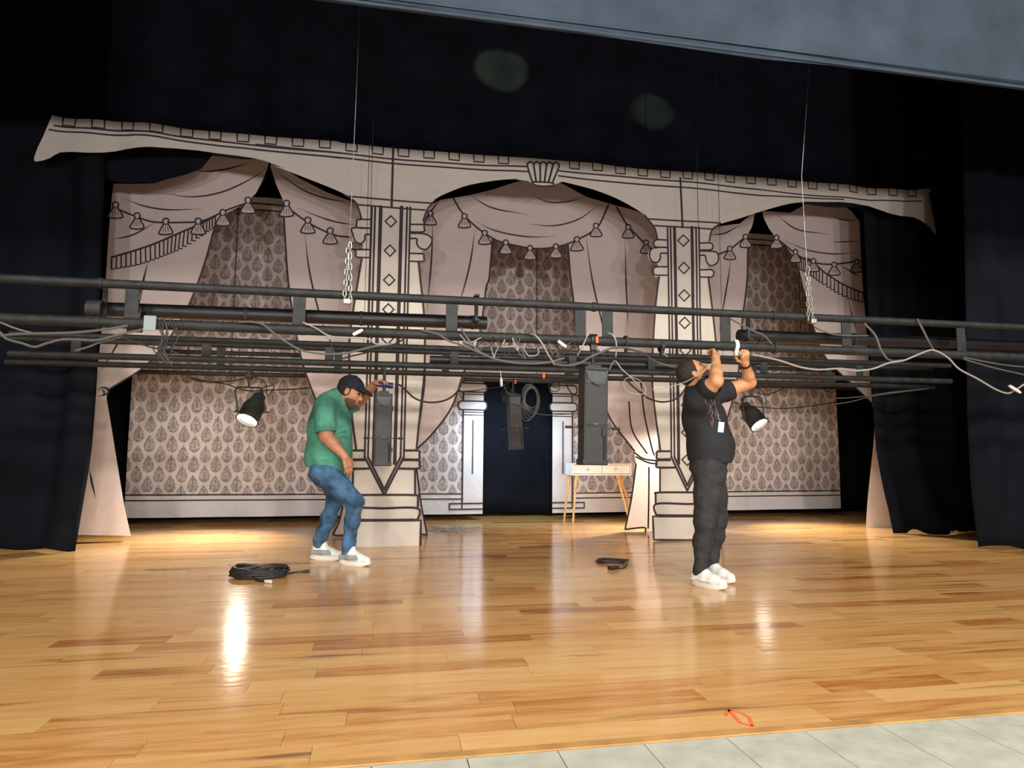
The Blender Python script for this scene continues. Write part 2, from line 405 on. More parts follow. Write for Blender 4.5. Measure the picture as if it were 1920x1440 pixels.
# ------------------------------------------------------------------ damask wall drop with a doorway (rear layer)
YC = 9.6
CREASE = [-3.31, -2.68, -2.05, -1.42, -.79, -.16, .47, 1.41, 2.44, 3.05, 3.68, 4.31, 4.94, 5.57, 6.2, 6.83, 7.18]
def dispC(x, z):
    k = 0.0
    for i in range(len(CREASE)-1):
        if CREASE[i] <= x <= CREASE[i+1]:
            t = (x-CREASE[i])/(CREASE[i+1]-CREASE[i]); k = (.010 if i % 2 else -.012)*math.sin(math.pi*t)
    for i, c in enumerate(CREASE[1:-1]): k += (-.005 if i % 2 else .005)*max(0, 1-abs(x-c)/.03)
    return k + .006*math.sin(3.1*x+1.7*z) + .010*max(0, 1-z)*math.sin(5.3*x)
DL, DR, DT = 1.41, 2.44, 2.02; CB, CT = .085, 4.52
outl = [(-3.31, CB), (DL, CB), (DL, DT), (DR, DT), (DR, CB), (7.18, CB+.02), (7.18, CT), (-3.31, CT)]
WL0, WL1 = DL-.42, DR+.42
V, F = cloth_mesh(outl, YC, dispC, .2, extra_x=CREASE[1:-1]+[c+e for c in CREASE[1:-1] for e in (-.03, .03) if abs(c-1.41) > .1 and abs(c-2.44) > .1]+[1.10, 2.76], extra_z=[.365, 2.2, 4.335])
cw = mesh_obj('wall_backdrop', V, F, [M['damask'], M['wallwhite']], None, (0, 0, 0), True)
tag(cw, 'damask wallpaper backdrop with a central doorway, rearmost printed cloth', 'backdrop')
for p in cw.data.polygons:
    c = p.center
    p.material_index = 1 if (c.z < .365 or c.z > 4.335 or (1.10 < c.x < 2.76 and c.z < 2.2)) else 0
pr = Print(YC, dispC, .009)
for z in (.372, .30):
    pr.line([(-3.3, z+.01), (1.12, z)], .018, sm=False); pr.line([(2.74, z), (7.17, z+.015)], .018, sm=False)
for z in (4.33, 4.42): pr.line([(-3.3, z), (7.17, z)], .018, sm=False)
for s, e in ((-1, DL), (1, DR)):
    X = lambda d: e+s*d
    pr.line([X(.30) and (X(.30), .235), (X(.30), 2.2)], .024, sm=False)
    pr.line([(X(.155), .66), (X(.155), 1.42)], .016, sm=False)
    for z in (.235, .155): pr.line([(X(.0), z), (X(.48), z)], .02, sm=False)
    pr.line([(X(.48), .155), (X(.48), .235)], .02, sm=False); pr.line([(X(.3), .155), (X(.3), .235)], .02, sm=False)
    for z in (1.50, 1.54, 1.80, 1.93, 2.0): pr.line([(X(.0), z), (X(.30), z)], .014, sm=False)
pr.build(cw)
for s, e in ((-1, DL), (1, DR)):
    for z0 in (1.575, 1.835):
        xa, xb = sorted((e+s*.37, e-s*.045)); rr = rrect(xa, xb, z0, z0+.125, .05)
        mb = MB(); mb.add([(a, YC+dispC(a, b)-.014, b) for a, b in rr], [tuple(range(len(rr)))[::-1]], 0)
        p2 = Print(YC, dispC, .02); p2.line(rr, .02, closed=True, sm=False)
        mb.add(p2.mb.v, p2.mb.f, 1); part('capital_band', mb, [M['wallwhite'], M['ink']], cw)

# ------------------------------------------------------------------ swag and drape drop (middle layer)
YB = 7.95
def dispB(x, z):
    return .02*math.sin(2.3*x+.6*z+1)+.014*math.sin(5.1*x-.8*z)+.007*math.sin(9*x+2.2*z)+.006*math.sin(4*z+x)
def tB(c, pts): return trace(c, pts, YB)
BL = []
BL += tB('1', [(635, 490), (612, 740)]) + tB('p', [(198, 500), (190, 600), (178, 710), (160, 745), (140, 870), (120, 1004)])
BL += tB('p', [(160, 1003), (205, 1004), (245, 1005), (233, 950), (215, 850), (197, 745), (203, 728)])
BL += tB('p', smooth([(203, 728), (265, 692), (300, 655), (330, 615), (356, 569), (383, 500), (405, 423)], 4)[1:])
BL += tB('1', [(1290, 655), (1380, 605), (1440, 540), (1480, 460), (1505, 395)]) + tB('p', [(504, 300)])
BM_ = tB('p', [(507, 300)]) + tB('1', [(1520, 395), (1550, 490), (1592, 585), (1600, 680)])
BM_ += tB('p', smooth([(533, 407), (539, 510), (547, 577), (556, 630), (568, 687), (591, 749), (610, 782), (635, 815), (660, 843)], 3)[1:])
BM_ += tB('p', [(660, 862), (655, 900), (640, 960), (625, 997), (628, 1002), (645, 1000), (700, 1003), (760, 1004), (800, 1003), (802, 998), (790, 960), (784, 900), (781, 860)])
BM_ += tB('p', smooth([(781, 842), (812, 812), (847, 763), (870, 697), (893, 650), (904, 593), (911, 540), (917, 520), (923, 448)], 3))
BM_ += tB('2', smooth([(1335, 625), (1440, 660), (1560, 680), (1680, 670), (1758, 645)], 3))
BM_ += tB('p', smooth([(1066, 459), (1071, 520), (1077, 568), (1080, 620), (1092, 680), (1112, 718), (1132, 750), (1147, 787), (1190, 847)], 3))
BM_ += tB('7', [(695, 655), (700, 690), (675, 900), (640, 1055), (650, 1066), (745, 1050), (752, 1075), (795, 1076)])
BM_ += tB('p', [(1290, 1000), (1345, 1000), (1340, 920), (1336, 860)])
BM_ += tB('p', smooth([(1336, 845), (1362, 785), (1385, 700), (1393, 600), (1402, 523), (1405, 453)], 3))
BM_ += tB('4', [(358, 380), (395, 320), (405, 285)]) + tB('p', [(1418, 395)])
BR = tB('p', [(1430, 395)]) + tB('4', [(462, 272), (490, 330), (525, 380), (590, 440), (640, 500)])
BR += tB('p', smooth([(1493, 487), (1506, 540), (1527, 616), (1546, 665), (1579, 705), (1633, 757)], 3)[1:])
BR += tB('p', [(1640, 775), (1638, 800), (1630, 920), (1625, 990), (1660, 990), (1720, 990), (1720, 880), (1660, 770)]) + tB('4', [(1062, 1310), (1040, 1060), (1025, 900), (1010, 700), (985, 290)])
topM = tB('3', [(700, 470), (580, 440), (420, 385), (285, 308), (150, 275)]) + tB('2', [(1480, 300), (1330, 345), (1200, 380), (1035, 408)])
# the scalloped upper hem of each piece
BM_ = BM_ + tB('4', [(330, 292), (240, 305), (150, 320)]) + tB('3', [(1100, 570), (900, 560)]) + topM + tB('2', [(1000, 430), (700, 430), (560, 418)]) + tB('2', [(400, 360), (250, 285)])
BL = BL + tB('p', [(470, 292), (420, 290)]) + tB('1', [(1215, 322), (1130, 400), (1000, 455), (870, 490)])
BR = BR + tB('4', [(940, 230), (880, 182), (790, 178), (700, 185), (600, 240)])
drp = []
for outl, nm, lb in ((BL, 'drape_backdrop', 'pinkish drape cloth with tassel swag, at the left behind the arched portal'),
                     (BM_, 'drape_backdrop', 'wide pinkish drape cloth with central tasselled swag behind both printed columns'),
                     (BR, 'drape_backdrop', 'pinkish drape cloth with tassel swag, at the right behind the arched portal')):
    V, F = cloth_mesh(outl, YB, dispB, .12)
    b_ = sum((v[0] for v in V))/len(V)
    o = mesh_obj(nm, V, F, M['drape'], None, (0, 0, 0), True); tag(o, lb, 'backdrop', 'printed drape cloths'); drp.append(o)
lw = .02
PB = [Print(YB, dispB) for _ in range(3)]
def ln(k, c, pts, wd=lw, taper=True): PB[k].line(tB(c, pts), wd, taper=taper)
# left piece
for pts in ([(1085, 420), (1180, 430), (1300, 410), (1430, 360)], [(920, 550), (1080, 572), (1250, 545), (1400, 470), (1505, 398)],
            [(680, 570), (820, 620), (960, 645), (1140, 640)], [(625, 805), (740, 780), (880, 710)]): ln(0, '1', pts, .018)
ln(0, '1', [(640, 625), (760, 675), (880, 712), (1050, 717), (1150, 705), (1280, 645), (1390, 600)], .02, False)
ft = [(625, 905), (760, 865), (900, 822), (1020, 775), (1130, 725), (1215, 680)]; fb = [(622, 970), (760, 945), (900, 905), (1010, 865), (1130, 790), (1213, 735)]
def fringe(k, c, a, b, n):
    A = smooth(a, 20); B = smooth(b, 20); ln(k, c, a, .022, False); prev = None
    for i in range(n+1):
        p = A[int(i*(len(A)-1)/n)]; q = B[int(i*(len(B)-1)/n)]
        ln(k, c, [p, q], .016, False)
        if prev is not None: ln(k, c, [prev, (prev[0]*.15+q[0]*.85, prev[1])], .014, False)
        prev = q
fringe(0, '1', ft, fb, 25)
ln(0, '1', [(830, 930), (800, 1045), (770, 1165)]); ln(0, 'p', [(404, 425), (383, 500), (357, 569), (331, 615), (301, 655), (266, 692), (205, 728)], .018, False)
ln(0, 'p', [(275, 500), (262, 560), (245, 610), (222, 640), (200, 675), (183, 700)]); ln(0, 'p', [(180, 730), (190, 726), (200, 729), (200, 737), (190, 741), (180, 743)], .022)
ln(0, 'p', [(188, 728), (193, 735), (190, 741)], .018); ln(0, 'p', [(167, 880), (172, 905), (180, 935)], .02)
# middle piece
for pts in ([(95, 225), (250, 340), (400, 395), (540, 415)], [(230, 450), (380, 505), (480, 530), (560, 540)]): ln(1, '2', pts, .018)
ln(1, '2', [(195, 462), (290, 530), (380, 575), (450, 600), (530, 610)], .022, False)
ln(1, 'p', [(532, 405), (539, 510), (547, 577), (556, 630), (569, 687), (592, 749), (611, 782), (636, 815), (660, 842)], .022, False)
for pts in ([(520, 610), (520, 760), (525, 1020)], [(995, 530), (985, 760), (960, 1040)], [(1232, 570), (1200, 780), (1130, 1040)], [(275, 590), (300, 800), (350, 1020), (400, 1180)]): ln(1, '2', pts)
ln(1, 'p', [(923, 450), (917, 520), (911, 540), (904, 593), (893, 650), (870, 697), (847, 763), (812, 812), (784, 840)], .022, False)
ln(1, '2', [(1110, 400), (1160, 480), (1240, 560), (1340, 627), (1440, 658), (1560, 677), (1680, 667), (1780, 640), (1880, 590), (1930, 545), (1980, 435)], .022, False)
for pts in ([(1035, 408), (985, 470), (945, 520)], [(1205, 382), (1330, 450), (1530, 492)], [(1240, 530), (1350, 580), (1520, 612), (1690, 605)], [(1525, 540), (1680, 545), (1820, 510), (1935, 425)], [(1545, 375), (1650, 412), (1760, 410), (1855, 385)]): ln(1, '2', pts, .018)
ln(1, '3', [(585, 450), (640, 545), (720, 630), (790, 690)], .022, False)
ln(1, 'p', [(1066, 459), (1071, 520), (1077, 568), (1080, 620), (1092, 680), (1113, 720), (1132, 750), (1147, 787), (1190, 845)], .022, False)
for pts in ([(415, 605), (450, 850), (515, 1130), (540, 1200)], [(630, 620), (640, 850), (650, 1000), (655, 1110)], [(1235, 740), (1210, 900), (1165, 1160)], [(740, 600), (800, 620)], [(1115, 600), (1200, 590), (1290, 540)]): ln(1, '3', pts)
ln(1, '3', [(1155, 712), (1230, 680), (1325, 605)], .022, False)
ln(1, 'p', [(1405, 453), (1402, 523), (1393, 600), (1385, 700), (1362, 785), (1337, 845)], .022, False)
for pts in ([(660, 340), (680, 500), (760, 630)], [(725, 210), (745, 400), (785, 590), (800, 640)], [(800, 215), (815, 400), (840, 610)], [(770, 710), (765, 1050)], [(690, 625), (740, 660), (815, 672)], [(700, 650), (760, 680), (812, 690)], [(700, 690), (672, 900), (642, 1055)], [(642, 1060), (745, 1048), (752, 1073), (795, 1074)]): ln(1, '7', pts, .02, False)
for a, b in ((715, 640), (740, 655), (765, 662), (790, 666)): ln(1, '7', [(a, b), (a+10, b+18)], .014)
ln(1, 'p', [(796, 640), (797, 707), (790, 770), (781, 842)]); ln(1, 'p', [(791, 743), (786, 780), (782, 820)])
ln(1, 'p', [(655, 640), (657, 707), (663, 780), (669, 843)]); ln(1, '6', [(905, 725), (930, 920), (960, 1075), (955, 1088), (930, 1085)], .02, False); ln(1, '6', [(487, 930), (465, 1020), (438, 1075), (442, 1090), (490, 1093)], .02, False)
# right piece
for pts in ([(525, 252), (640, 330), (820, 360)], [(830, 255), (900, 280), (975, 285)], [(840, 403), (985, 400)], [(580, 400), (720, 450), (850, 470), (985, 460)], [(870, 530), (940, 570), (1000, 605)], [(920, 720), (945, 840), (970, 910)]): ln(2, '4', pts, .018)
ln(2, '4', [(525, 380), (640, 470), (740, 515), (840, 528), (990, 510)], .022, False)
fringe(2, '4', [(655, 490), (720, 500), (800, 575), (900, 645), (1005, 690)], [(660, 555), (720, 590), (800, 650), (900, 715), (1005, 745)], 19)
ln(2, 'p', [(1493, 487), (1506, 540), (1527, 616), (1546, 665), (1579, 705), (1633, 757)], .022, False)
for k in range(3): PB[k].build(drp[k])
TASSEL = [(0, 45), (14, 38), (16, 24), (12, 14), (28, -12), (40, -38), (28, -45), (0, -48), (-28, -45), (-40, -38), (-28, -12), (-12, 14), (-16, 24), (-14, 38)]
def tassel(k, c, x, y, sc=1.0):
    def T(pts): return tB(c, [(x+a*sc, y-b*sc) for a, b in pts])
    body = smooth(T(TASSEL)+T(TASSEL[:1]), 3)[:-1]; mb = MB()
    mb.add([(a, YB+dispB(a, b)-.008, b) for a, b in body], [tuple(range(len(body)))[::-1]], 0)
    p = Print(YB, dispB, .012); p.line(body, .017, closed=True, sm=False)
    for q in (-14, 0, 14): p.line(T([(q*.5, 8), (q, -18), (q*1.2, -40)]), .007, taper=True)
    p.line(T([(-13, 14), (0, 10), (13, 14)]), .012)
    mb.add(p.mb.v, p.mb.f, 1); part('tassel', mb, [M['drape'], M['ink']], drp[k])
for x, y in ((650, 640), (770, 700), (938, 738), (1120, 738), (1258, 688), (1395, 614)): tassel(0, '1', x, y)
for x, y in ((1612, 632), (1732, 727), (1857, 783)): tassel(1, '1', x, y)
for x, y in ((568, 640), (980, 510), (1172, 523), (1285, 617), (1404, 670), (1541, 700), (1690, 687), (1805, 650)): tassel(1, '2', x, y, .86)
for x, y in ((470, 575), (648, 585), (750, 670), (1228, 700), (1320, 630)): tassel(1, '3', x, y, .82)
for x, y in ((525, 400), (632, 480), (735, 530), (847, 553), (970, 537)): tassel(2, '4', x, y, .8)

# ------------------------------------------------------------------ arched portal cloth with two columns (front layer)
YA = 7.12
def dispA(x, z):
    k = .012*math.sin(2.9*x+.7)+.006*math.sin(6.1*x+1.9*z)+.005*math.sin(3.3*z)
    e = max(0, (-1.6-x)/1.8, (x-5.2)/1.7)
    k += e*(.05*math.sin(5*x+2.4*z)+.03*math.sin(11*x-3*z)); return k
def tA(c, pts): return trace(c, pts, YA)
O = tA('1', [(290, 105), (700, 145), (1100, 185), (1500, 225), (1900, 258)]) + tA('2', [(480, 85), (960, 125), (1440, 165), (1900, 193)]) + tA('3', [(600, 215), (900, 243), (1300, 270)])
O += tA('4', [(400, 33), (600, 50), (1000, 88), (1160, 105), (1300, 112), (1418, 97), (1383, 132), (1410, 240), (1432, 345), (1420, 362), (1350, 310), (1290, 265), (1150, 235), (1050, 195), (960, 185), (870, 178)])
archR = tA('4', [(700, 172), (600, 185), (450, 225), (330, 265), (215, 300), (160, 330), (148, 400)])
O += smooth(archR, 3)
def volute(cx, cy, r, a0, a1, c, n=10): return tA(c, [(cx+r*math.cos(math.radians(a0+(a1-a0)*k/n)), cy-r*math.sin(math.radians(a0+(a1-a0)*k/n))) for k in range(n+1)])
# right column, right side, downwards
capR_r = tA('3', [(1118, 650), (1120, 686), (1112, 692)]) + volute(1115, 735, 43, 70, -110, '3') + tA('3', [(1095, 797), (1125, 800), (1125, 838), (1102, 845)])
shR_r = tA('p', smooth([(1327, 522), (1335, 580), (1342, 640), (1349, 715), (1344, 800), (1337, 845)], 3))
def mir(pts, cx): return [(2*cx-a, b) for a, b in pts]
baseR = [(815, 618), (812, 664), (812, 710), (832, 713), (832, 846), (808, 850), (808, 912), (808, 980), (792, 985), (797, 1117)]
baseR_r = tA('7', mir(baseR[:-1], 985)+[(1182, 1116)])
O += capR_r + shR_r[1:] + baseR_r + tA('7', [(1080, 1119), (900, 1121)])
O += tA('7', baseR[::-1]) + tA('p', smooth([(1238, 843), (1229, 780), (1223, 715), (1225, 633), (1230, 560), (1235, 520)], 3)[1:])
O += tA('3', [(800, 838), (797, 785), (822, 782)]) + volute(805, 716, 43, -80, -260, '3') + tA('3', [(802, 675), (802, 632), (818, 628)])
O += smooth(tA('3', [(818, 622), (800, 560), (740, 485), (600, 400), (450, 340), (285, 300)]), 3) + tA('3', [(240, 318), (170, 328), (120, 318), (85, 300), (20, 292)])
O += smooth(tA('2', [(1480, 288), (1350, 295), (1200, 320), (1100, 355), (1015, 395), (970, 450), (945, 500), (935, 538)]), 3)
O += tA('2', [(945, 545), (948, 582), (925, 592)]) + volute(945, 638, 44, 100, -90, '2') + tA('2', [(925, 702), (945, 708), (945, 748), (915, 754)])
O += tA('p', smooth([(785, 492), (795, 587), (797, 650), (795, 707), (788, 770), (781, 842)], 3)[1:])
bL = [(918, 616), (920, 664), (918, 712), (895, 717), (895, 862), (912, 868), (910, 940), (910, 1005), (930, 1010), (925, 1150)]
O += tA('6', bL) + tA('6', [(800, 1158), (660, 1160), (516, 1158)]) + tA('6', mir(bL[:-1], 720)[::-1])
O += tA('p', smooth([(668, 843), (660, 780), (656, 707), (655, 640), (663, 577), (678, 485)], 3)[1:])
O += tA('2', [(563, 728), (562, 688), (600, 682)]) + volute(578, 612, 40, -60, -215, '2') + tA('2', [(545, 565), (570, 562), (572, 520), (595, 515)])
O += smooth(tA('2', [(592, 505), (580, 455), (555, 415), (480, 365), (300, 290), (100, 212)]), 3) + smooth(tA('1', [(1600, 405), (1510, 372), (1430, 350), (1220, 318), (1000, 293), (700, 297), (480, 318), (345, 322), (290, 355), (215, 376), (203, 352), (250, 230)]), 2)
clean = [O[0]]
for p in O[1:]:
    if math.hypot(p[0]-clean[-1][0], p[1]-clean[-1][1]) > .004: clean.append(p)
V, F = cloth_mesh(clean, YA, dispA, .12)
pa = mesh_obj('portal_backdrop', V, F, M['portal'], None, (0, 0, 0), True)
tag(pa, 'cream arched portal cloth with printed cornice and two columns, frontmost printed cloth', 'backdrop')
p = Print(YA, dispA)
def la(c, pts, wd=.022, **k): p.line(tA(c, pts), wd, **k)
la('1', [(300, 163), (700, 195), (1100, 235), (1500, 285), (1920, 325)], .018); la('2', [(0, 92), (640, 160), (1200, 205), (1520, 220)], .018)
la('1', [(280, 190), (500, 205), (900, 235), (1300, 285), (1700, 328), (1920, 352)], .018); la('2', [(0, 122), (640, 185), (1200, 230), (1530, 248)], .018)
la('3', [(262, 240), (600, 270), (950, 302), (1400, 345)], .018); la('4', [(440, 105), (650, 130), (1000, 160), (1385, 180)], .016)
la('3', [(262, 268), (600, 305), (950, 335), (1400, 378)], .018); la('4', [(440, 138), (650, 148), (900, 165)], .016)
la('2', [(772, 105), (763, 442)], .024, sm=False); la('3', [(945, 285), (957, 562)], .024, sm=False)
la('2', [(520, 388), (770, 405), (985, 422)], .018); la('2', [(575, 435), (770, 447), (950, 460)], .018)
la('3', [(770, 512), (960, 525), (1170, 538)], .018); la('3', [(800, 550), (960, 560), (1125, 573)], .018)
la('2', [(500, 380), (560, 420), (580, 465), (592, 510)], .018); la('2', [(1010, 402), (965, 455), (940, 520)], .018)
la('3', [(745, 490), (800, 562), (816, 622)], .018); la('3', [(1170, 538), (1120, 578), (1105, 640)], .018)
# dentils
def topz(x): # upper cornice edge
    xs_ = [q[0] for q in clean[:22]]; zs_ = [q[1] for q in clean[:22]]; return float(np.interp(x, xs_[:19], zs_[:19]))
sp_ = .2775
for i in range(36):
    x = -3.2+sp_*i
    if 1.45 < x < 1.86: continue
    zt = topz(x)
    p.line([(x-.058, zt-.008), (x-.056, zt-.085), (x+.058, zt-.085), (x+.058, zt-.008)], .018, sm=False)
# columns
def colm(xt, yt, xb, yb, offs, vtip, n_d, d0, dstep, q=.0):
    """stripes run from the capital (xt,yt) down to (xb,yb); offsets in px"""
    for sgn in (-1, 1):
        for k, (o1, wd) in enumerate(offs):
            yend = yb+(12 if k == 2 else 0)
            f = (yend-yt)/(yb-yt)
            pts = [(xt+sgn*o1, yt), (xb+(xt-xb)*(1-f)+sgn*o1*1.02, yend)]
            p.line(tA('p', pts), wd, sm=False)
    for k, (dx, dy) in enumerate(((offs[0][0]*1.02, 0), (offs[1][0]*1.02, -10))):
        for sgn in (-1, 1): p.line(tA('p', [(xb+sgn*dx, yb), (xb, vtip+dy)]), .024, sm=False)
    for i in range(n_d):
        y = d0+dstep*i; x = xt+(xb-xt)*(y-yt)/(yb-yt); s_ = 10.5
        p.line(tA('p', [(x, y-s_), (x+s_, y), (x, y+s_), (x-s_, y)]), .022, closed=True, sm=False)
colm(733.5, 388, 720.5, 857, [(36, .020), (30, .020), (19.5, .038)], 928, 9, 415, 55)
colm(1280, 427, 1288, 857, [(29, .020), (23.5, .020), (16, .036)], 920, 9, 451.7, 51.3)
# capitals
for pts in ([(648, 517), (575, 519), (568, 535), (572, 563), (648, 566)], [(648, 566), (545, 566), (545, 600), (560, 640), (590, 652), (612, 630), (615, 603), (648, 602)], [(645, 686), (566, 688), (563, 708), (570, 728), (645, 731)],
            [(866, 540), (940, 543), (946, 560), (942, 582), (866, 583)], [(866, 590), (945, 594), (985, 615), (988, 645), (960, 680), (925, 675), (905, 650), (905, 622), (866, 620)], [(866, 703), (938, 707), (944, 725), (940, 748), (866, 748)]): la('2', pts, .018)
for pts in ([(870, 632), (805, 632), (802, 668), (870, 674)], [(870, 706), (835, 708), (832, 735), (815, 757), (785, 750), (771, 715), (785, 680), (815, 674)], [(870, 782), (800, 786), (798, 825), (870, 830)],
            [(1053, 650), (1116, 652), (1118, 686), (1053, 690)], [(1053, 720), (1080, 720), (1090, 755), (1112, 777), (1145, 765), (1157, 735), (1140, 700), (1053, 694)], [(1053, 800), (1122, 802), (1122, 838), (1053, 840)]): la('3', pts, .018)
la('p', [(678, 487), (663, 577), (655, 640), (656, 707), (660, 780), (668, 843)]); la('p', [(785, 492), (795, 587), (797, 650), (795, 707), (788, 770), (781, 842)])
la('p', [(1235, 520), (1230, 560), (1225, 633), (1223, 715), (1229, 780), (1238, 843)]); la('p', [(1327, 522), (1335, 580), (1342, 640), (1349, 715), (1344, 800), (1337, 845)])
# bases
def base(c, cx, L):
    for sgn in (-1, 1):
        S = lambda pts: [(cx+sgn*a, b) for a, b in pts]
        la(c, S(L[0]), .024); la(c, S(L[1]), .024); la(c, S(L[2]), .022, sm=False); la(c, S(L[3]), .024); la(c, S(L[4]), .024); la(c, S(L[5]), .026, sm=False)
base('6', 720, [[(118, 614), (194, 616), (199, 640), (194, 664), (118, 664)], [(110, 668), (194, 670), (199, 690), (193, 715), (88, 716)], [(175, 718), (175, 862)],
                [(0, 864), (180, 866), (191, 880), (190, 938)], [(0, 940), (188, 940), (190, 1000), (150, 1004), (0, 1006)], [(0, 1008), (208, 1008), (205, 1148)]])
base('7', 985, [[(100, 618), (166, 620), (171, 640), (166, 662), (98, 663)], [(96, 668), (166, 670), (171, 690), (166, 709), (72, 710)], [(152, 712), (152, 846)],
                [(0, 849), (165, 851), (176, 866), (176, 912)], [(0, 915), (172, 915), (176, 970), (150, 978), (0, 979)], [(0, 984), (193, 984), (188, 1116), (0, 1119)]])
# keystone shell
for q in range(5):
    xa, xb = 1525+36*q, 1525+36*(q+1); xc, xd = 1552+23*q, 1552+23*(q+1)
    la('2', [(xc, 308), (xa, 215), (xa+6, 200), ((xa+xb)/2, 193), (xb-6, 200), (xb, 215), (xd, 308)], .02)
la('2', [(1560, 305), (1665, 310), (1668, 325), (1610, 330), (1560, 322)], .018, closed=True)
p.build(pa)

# ------------------------------------------------------------------ black curtains
def curtain(name, label, Yc, left, right, z0, z1, folds, amp, seed, nz=26, flare=0.0, dens=28, mt='blackcloth', cat='curtain'):
    """left/right: functions z -> x"""
    r = random.Random(seed); ph = [r.uniform(0, 6) for _ in range(4)]
    n = int(folds*12); V = []; F = []
    for j in range(nz+1):
        z = z0+(z1-z0)*j/nz
        xa, xb = left(z), right(z)
        for i in range(n+1):
            u = i/n; a = amp*(.6+.4*math.sin(3*u*folds+ph[3]))
            low = max(0, 1-(z-z0)/.9)
            y = Yc+a*math.sin(2*math.pi*folds*u+ph[0]+.25*math.sin(2*z+ph[1]))+.4*a*math.sin(4.7*math.pi*folds*u*.5+ph[2])-flare*low*(.5+.5*math.sin(9*u+ph[1]))
            zz = z+(.03*math.sin(17*u+ph[1])+.02*math.sin(41*u) if j == 0 else 0)
            V.append((xa+(xb-xa)*u, y, max(.006, zz) if z0 < .1 else zz))
    for j in range(nz):
        for i in range(n): a = j*(n+1)+i; F.append((a, a+1, a+n+2, a+n+1))
    base_ = ((left(z0)+right(z0))/2, Yc, z0)
    o = mesh_obj(name, V, F, M[mt], None, base_, True)
    md = o.modifiers.new('thickness', 'SOLIDIFY'); md.thickness = .004; md.offset = 0
    return tag(o, label, cat)
def edge(pts, Y):
    P = sorted((at(a, b, Y).z, at(a, b, Y).x) for a, b in pts); zs = [q[0] for q in P]; xs = [q[1] for q in P]
    return lambda z: float(np.interp(z, zs, xs))
curtain('black_backdrop_curtain', 'black cloth backdrop hanging behind the doorway of the wallpaper cloth', 10.1, lambda z: -7.6, lambda z: 10.8, .01, 7.2, 34, .05, 1)
curtain('black_leg_curtain', 'black leg curtain at the far left, draped to the floor', 7.32, lambda z: -6.6, edge([(196, 250), (196, 345), (191, 500), (183, 700), (171, 850), (152, 1028)], 7.32), .01, 6.6, 7, .09, 2, flare=.12)
curtain('black_leg_curtain', 'black leg curtain bunched on the floor beside the right drape cloth', 7.36, edge([(1612, 300), (1622, 500), (1634, 760), (1641, 850), (1655, 920), (1672, 990)], 7.36), edge([(1830, 300), (1850, 990)], 7.36), .01, 6.6, 3.2, .06, 5, flare=.24)
curtain('black_leg_curtain', 'black leg curtain at the far right edge, nearest the audience', 5.94, edge([(1815, 200), (1824, 780), (1832, 920), (1846, 1031)], 5.94), lambda z: 10.5, .01, 6.4, 9, .06, 4)
curtain('black_border_curtain', 'wide navy-black border curtain above the arched portal cloth', 7.5, lambda z: -6.6, lambda z: 10.5, 4.22, 7.3, 24, .03, 8, mt='navycloth')
o = curtain('grey_valance', 'grey velour valance across the top of the stage opening', 4.0, lambda z: -4.5, lambda z: 8.5, 3.75, 6.2, 1.1, .012, 9, mt='valance', cat='valance')
mb = MB(); mb.box((2.0, 3.982, 3.80), (13, .006, .012)); part('hem_stitching', mb, M['valance'], o)
mb = MB(); mb.box((2.0, 4.0, 3.755), (13, .03, .022), bev=.006); part('hem_roll', mb, M['valance'], o)
# black cloth swag caught under the left end of the portal
sw = trace('1', [(330, 325), (700, 300), (1000, 296), (1215, 322), (1130, 402), (1000, 457), (870, 492), (700, 490), (520, 460), (400, 400)], 7.45)
V, F = cloth_mesh(sw, 7.45, lambda x, z: .03*math.sin(14*z+2*x), .1); o = mesh_obj('black_swag_cloth', V, F, M['blackcloth'], None, (0, 0, 0), True)
tag(o, 'black cloth swag sagging under the left end of the cornice', 'curtain')

# ------------------------------------------------------------------ trusses
def ladder(name, label, Y, X0, X1, zb, zt, rb, rt, plates, pw, joints=(), mt='steel'):
    t = thing(name, label, 'truss', ((X0+X1)/2, Y, zb))
    segs = [X0]+list(joints)+[X1]
    for a, b in zip(segs[:-1], segs[1:]):
        mb = MB(); mb.tube([(a+.004, Y, zb), (b-.004, Y, zb)], rb, 14); part('bottom_chord', mb, M[mt], t, smoothed=True)
        mb = MB(); mb.tube([(a+.004, Y, zt), (b-.004, Y, zt)], rt, 14); part('top_chord', mb, M[mt], t, smoothed=True)
    for q in joints:
        for z, r in ((zb, rb), (zt, rt)):
            mb = MB(); mb.tube([(q-.012, Y, z), (q+.012, Y, z)], r*1.22, 14); part('coupling_ring', mb, M[mt], t, smoothed=True)
    for x in plates:
        mb = MB(); mb.box((x, Y, (zb+zt)/2), (pw, .012, zt-zb-rt*.6), bev=.002)
        mb.tube([(x-pw/2, Y, zb), (x+pw/2, Y, zb)], rb*1.05, 14)
        part('web_plate', mb, M[mt], t)
    return t
T1 = ladder('ladder_truss', 'dusty black ladder truss nearest the audience, lowered to head height', 4.75, -4.2, 7.4, 1.818, 2.078, .035, .030,
            [-3.9, -2.75, -1.669, -.602, .457, 1.423, 1.636, 2.602, 3.668, 4.756, 5.9, 7.0], .085, joints=(-1.86, 1.53, 3.02))
T2 = ladder('ladder_truss', 'middle black ladder truss above the man in the green shirt', 6.1, -3.05, 5.95, 1.762, 1.928, .028, .026,
            [-2.55, -1.53, -.50, .62, 1.75, 2.55, 3.75, 4.85], .075, joints=(2.1,))
T2B = ladder('ladder_truss', 'rear black ladder truss just behind the middle one, same height', 6.8, -3.42, 6.4, 1.772, 1.99, .027, .024,
             [-1.57, -.47, .60, 1.9, 2.55, 4.05, 5.0], .075, joints=(2.2,))
